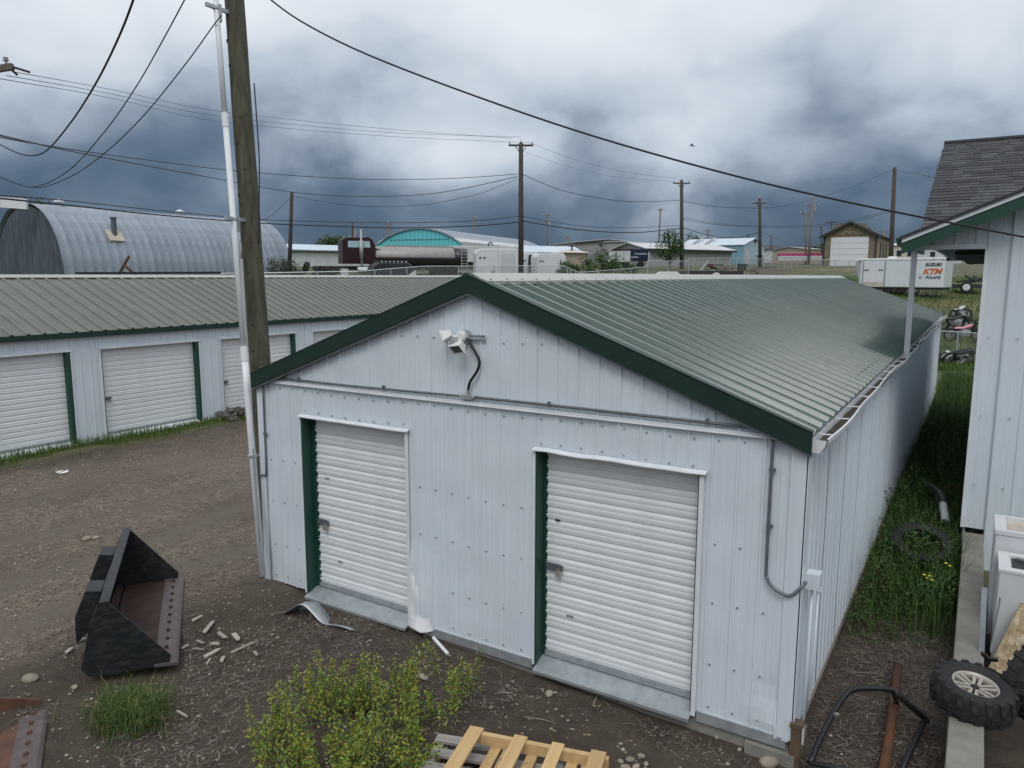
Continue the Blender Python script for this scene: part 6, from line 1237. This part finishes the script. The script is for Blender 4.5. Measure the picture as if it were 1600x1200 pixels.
for i in range(5200):
    y = rnd.uniform(0.3, 8.8); x = -9.93 + abs(rnd.gauss(0, 0.42)); 
    if noise.noise((x*0.9, y*0.9, 4)) > -0.15 - 0.25*(x < -9.6): pts.append((x, y, ground_z(x, y), 1.0 if y < 5 else 0.7))
tag(kind(blades('grass_strip', GR, pts, 0.08, 0.30, 0.006, 4, 0.6, 1), 'stuff'), 'strip of grass along the doors of the left storage building', 'grass')
pts = []
for i in range(26000):
    y = 2.9 + 24*rnd.random()**1.7; x = rnd.uniform(6.66, 7.72)
    if y < 6.0 and rnd.random() > ((y-2.8)/3.2)**1.5 * (0.6+0.8*(x-6.66)): continue
    dens = 1.0
    pts.append((x, y, ground_z(x, y), rnd.choice((0.5, 0.8, 1.0, 1.25))))
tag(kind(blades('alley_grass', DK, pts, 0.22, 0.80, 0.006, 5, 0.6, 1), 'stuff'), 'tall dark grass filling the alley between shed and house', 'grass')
mb = MB(); q = []
for i in range(19000):
    y = 3.5 + 13*rnd.random()**1.8; x = rnd.uniform(6.66, 7.66); h_ = 0.12+0.75*max(0, noise.noise((x*1.8, y*1.1, 8))+0.35)*(1.35-(x-6.66)*0.6)
    if y < 5.2 and rnd.random() > (y-3.2)/2.0: continue
    q.append(Vector((x, y, ground_z(x, y)+rnd.uniform(0.04, h_))))
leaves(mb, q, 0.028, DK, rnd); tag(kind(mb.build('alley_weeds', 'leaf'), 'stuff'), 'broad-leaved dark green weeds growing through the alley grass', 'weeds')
spots = []
for i in range(85):
    y = 2.6 + 7*rnd.random()**1.4; x = 6.68 + abs(rnd.gauss(0, 0.22)) if rnd.random() < 0.7 else rnd.uniform(6.7, 7.6); spots.append((min(x, 7.62), y, rnd.uniform(0.35, 0.85)*(0.6 if y < 3.4 else 1.0), rnd.randint(45, 80)))
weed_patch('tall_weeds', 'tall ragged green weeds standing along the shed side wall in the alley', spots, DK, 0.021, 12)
for i, (u, v) in enumerate(((1448, 903), (1456, 906), (1444, 898), (1453, 900), (1478, 880), (1484, 884))):
    p = onz(u, v, 0.35); tag(MB().lathe([(0, 0.012), (0.012, 0.008), (0.020, 0.0), (0.0, -0.004)], 8)  .build('dandelion', 'flower', loc=p), 'small yellow flower among the alley weeds near the tyre', 'flower', 'yellow flowers in the alley')
pts = []
for i in range(22000):
    u, d = rnd.uniform(1230, 1560), 30.5 + 34*rnd.random()**1.6; p = at(u, 431, d)
    if p.x < 6.7 and p.y < 24: continue
    pts.append((p.x, p.y, ground_z(p.x, p.y, False), 1.0+0.5*noise.noise((p.x*0.3, p.y*0.3, 2))))
tag(kind(blades('field_grass', GR, pts, 0.10, 0.36, 0.016, 6, 0.6, 1), 'stuff'), 'long green meadow grass on the slope behind the sheds', 'grass')
# gravel and dead straw
bpy.context.view_layer.update(); BI = b1.matrix_world.inverted()
def in_bucket(x, y): q_ = BI @ Vector((x, y, 0)); return -0.05 < q_.x < Lb+0.05 and -0.05 < q_.y < 0.9
mb = MB(); SC = [(0.30, 0.265, 0.215), (0.22, 0.19, 0.15), (0.17, 0.15, 0.125), (0.38, 0.35, 0.30), (0.25, 0.20, 0.14), (0.13, 0.115, 0.10), (0.30, 0.24, 0.16)]; rnd = random.Random(77)
oct_f = [(0, 2, 4), (2, 1, 4), (1, 3, 4), (3, 0, 4), (2, 0, 5), (1, 2, 5), (3, 1, 5), (0, 3, 5)]
cnt = 0
for i in range(80000):
    if cnt > 24000: break
    if rnd.random() < 0.72: x, y = rnd.uniform(-9.2, 1.0), rnd.uniform(-3.6, 8.5)
    else: x, y = rnd.uniform(0.0, 7.6), rnd.uniform(-3.4, 1.0)
    if -0.03 < x < 6.7 and y > -0.12: continue
    mk = masks(x, y); dn = mk[1] if x < 0.5 else 0.28
    if rnd.random() > 0.15 + 0.9*dn: continue
    if (Vector((x, y))-Vector((CAM.x, CAM.y))).length < 2.6 or in_bucket(x, y): continue
    r = 0.005 + 0.018*rnd.random()**2.6; z = ground_z(x, y)+r*0.25; kk = 0.95*rnd.uniform(0.65, 1.3); mb.col = tuple(c*kk for c in rnd.choice(SC)); j = lambda: rnd.uniform(0.7, 1.3)
    mb.add([(x+r*j(), y, z), (x-r*j(), y, z), (x, y+r*j(), z), (x, y-r*j(), z), (x+r*0.2*j(), y, z+r*0.6*j()), (x, y, z-r*0.5)], oct_f); cnt += 1
tag(kind(mb.build('gravel', 'gravel'), 'stuff'), 'loose gravel stones scattered over the dirt yard', 'gravel')
mb = MB(); ST = [(0.17, 0.145, 0.115), (0.24, 0.21, 0.17), (0.12, 0.10, 0.08), (0.30, 0.27, 0.225), (0.09, 0.075, 0.06)]
def straw(x, y, l, w_):
    a = rnd.uniform(0, 6.283); z = ground_z(x, y)+rnd.uniform(0.004, 0.03); d = Vector((math.cos(a), math.sin(a), rnd.uniform(-0.12, 0.12)))*l; e = Vector((-math.sin(a), math.cos(a), 0))*w_; p = Vector((x, y, z)); m1 = p+d*0.5+e*rnd.uniform(-4, 4)+Vector((0, 0, 0.008)); kk = rnd.uniform(0.7, 1.25); mb.col = tuple(c*kk for c in rnd.choice(ST)); mb.add([p-e, p+e, m1+e, m1-e, p+d], [(0, 1, 2, 3), (3, 2, 4)])
for i in range(17000):
    if i < 12500:
        x, y = rnd.uniform(-0.8, 6.9), -0.1 - 3.2*rnd.random()
        if noise.noise((x*0.8, y*0.8, 12)) < -0.05 + 0.2*rnd.random() - 0.1: continue
    else: x, y = rnd.uniform(6.62, 7.68), rnd.uniform(-1.2, 4.6)
    if not in_bucket(x, y): straw(x, y, rnd.uniform(0.04, 0.16), rnd.uniform(0.0012, 0.0028))
for i in range(140): straw(rnd.uniform(0.5, 7.4), rnd.uniform(-2.6, -0.15) if i < 100 else rnd.uniform(0.2, 2.5), rnd.uniform(0.15, 0.34), rnd.uniform(0.003, 0.006))
mb.v = mb.v; tag(kind(mb.build('dead_straw', 'gravel'), 'stuff'), 'dry grey dead grass and straw lying on the dirt', 'straw')
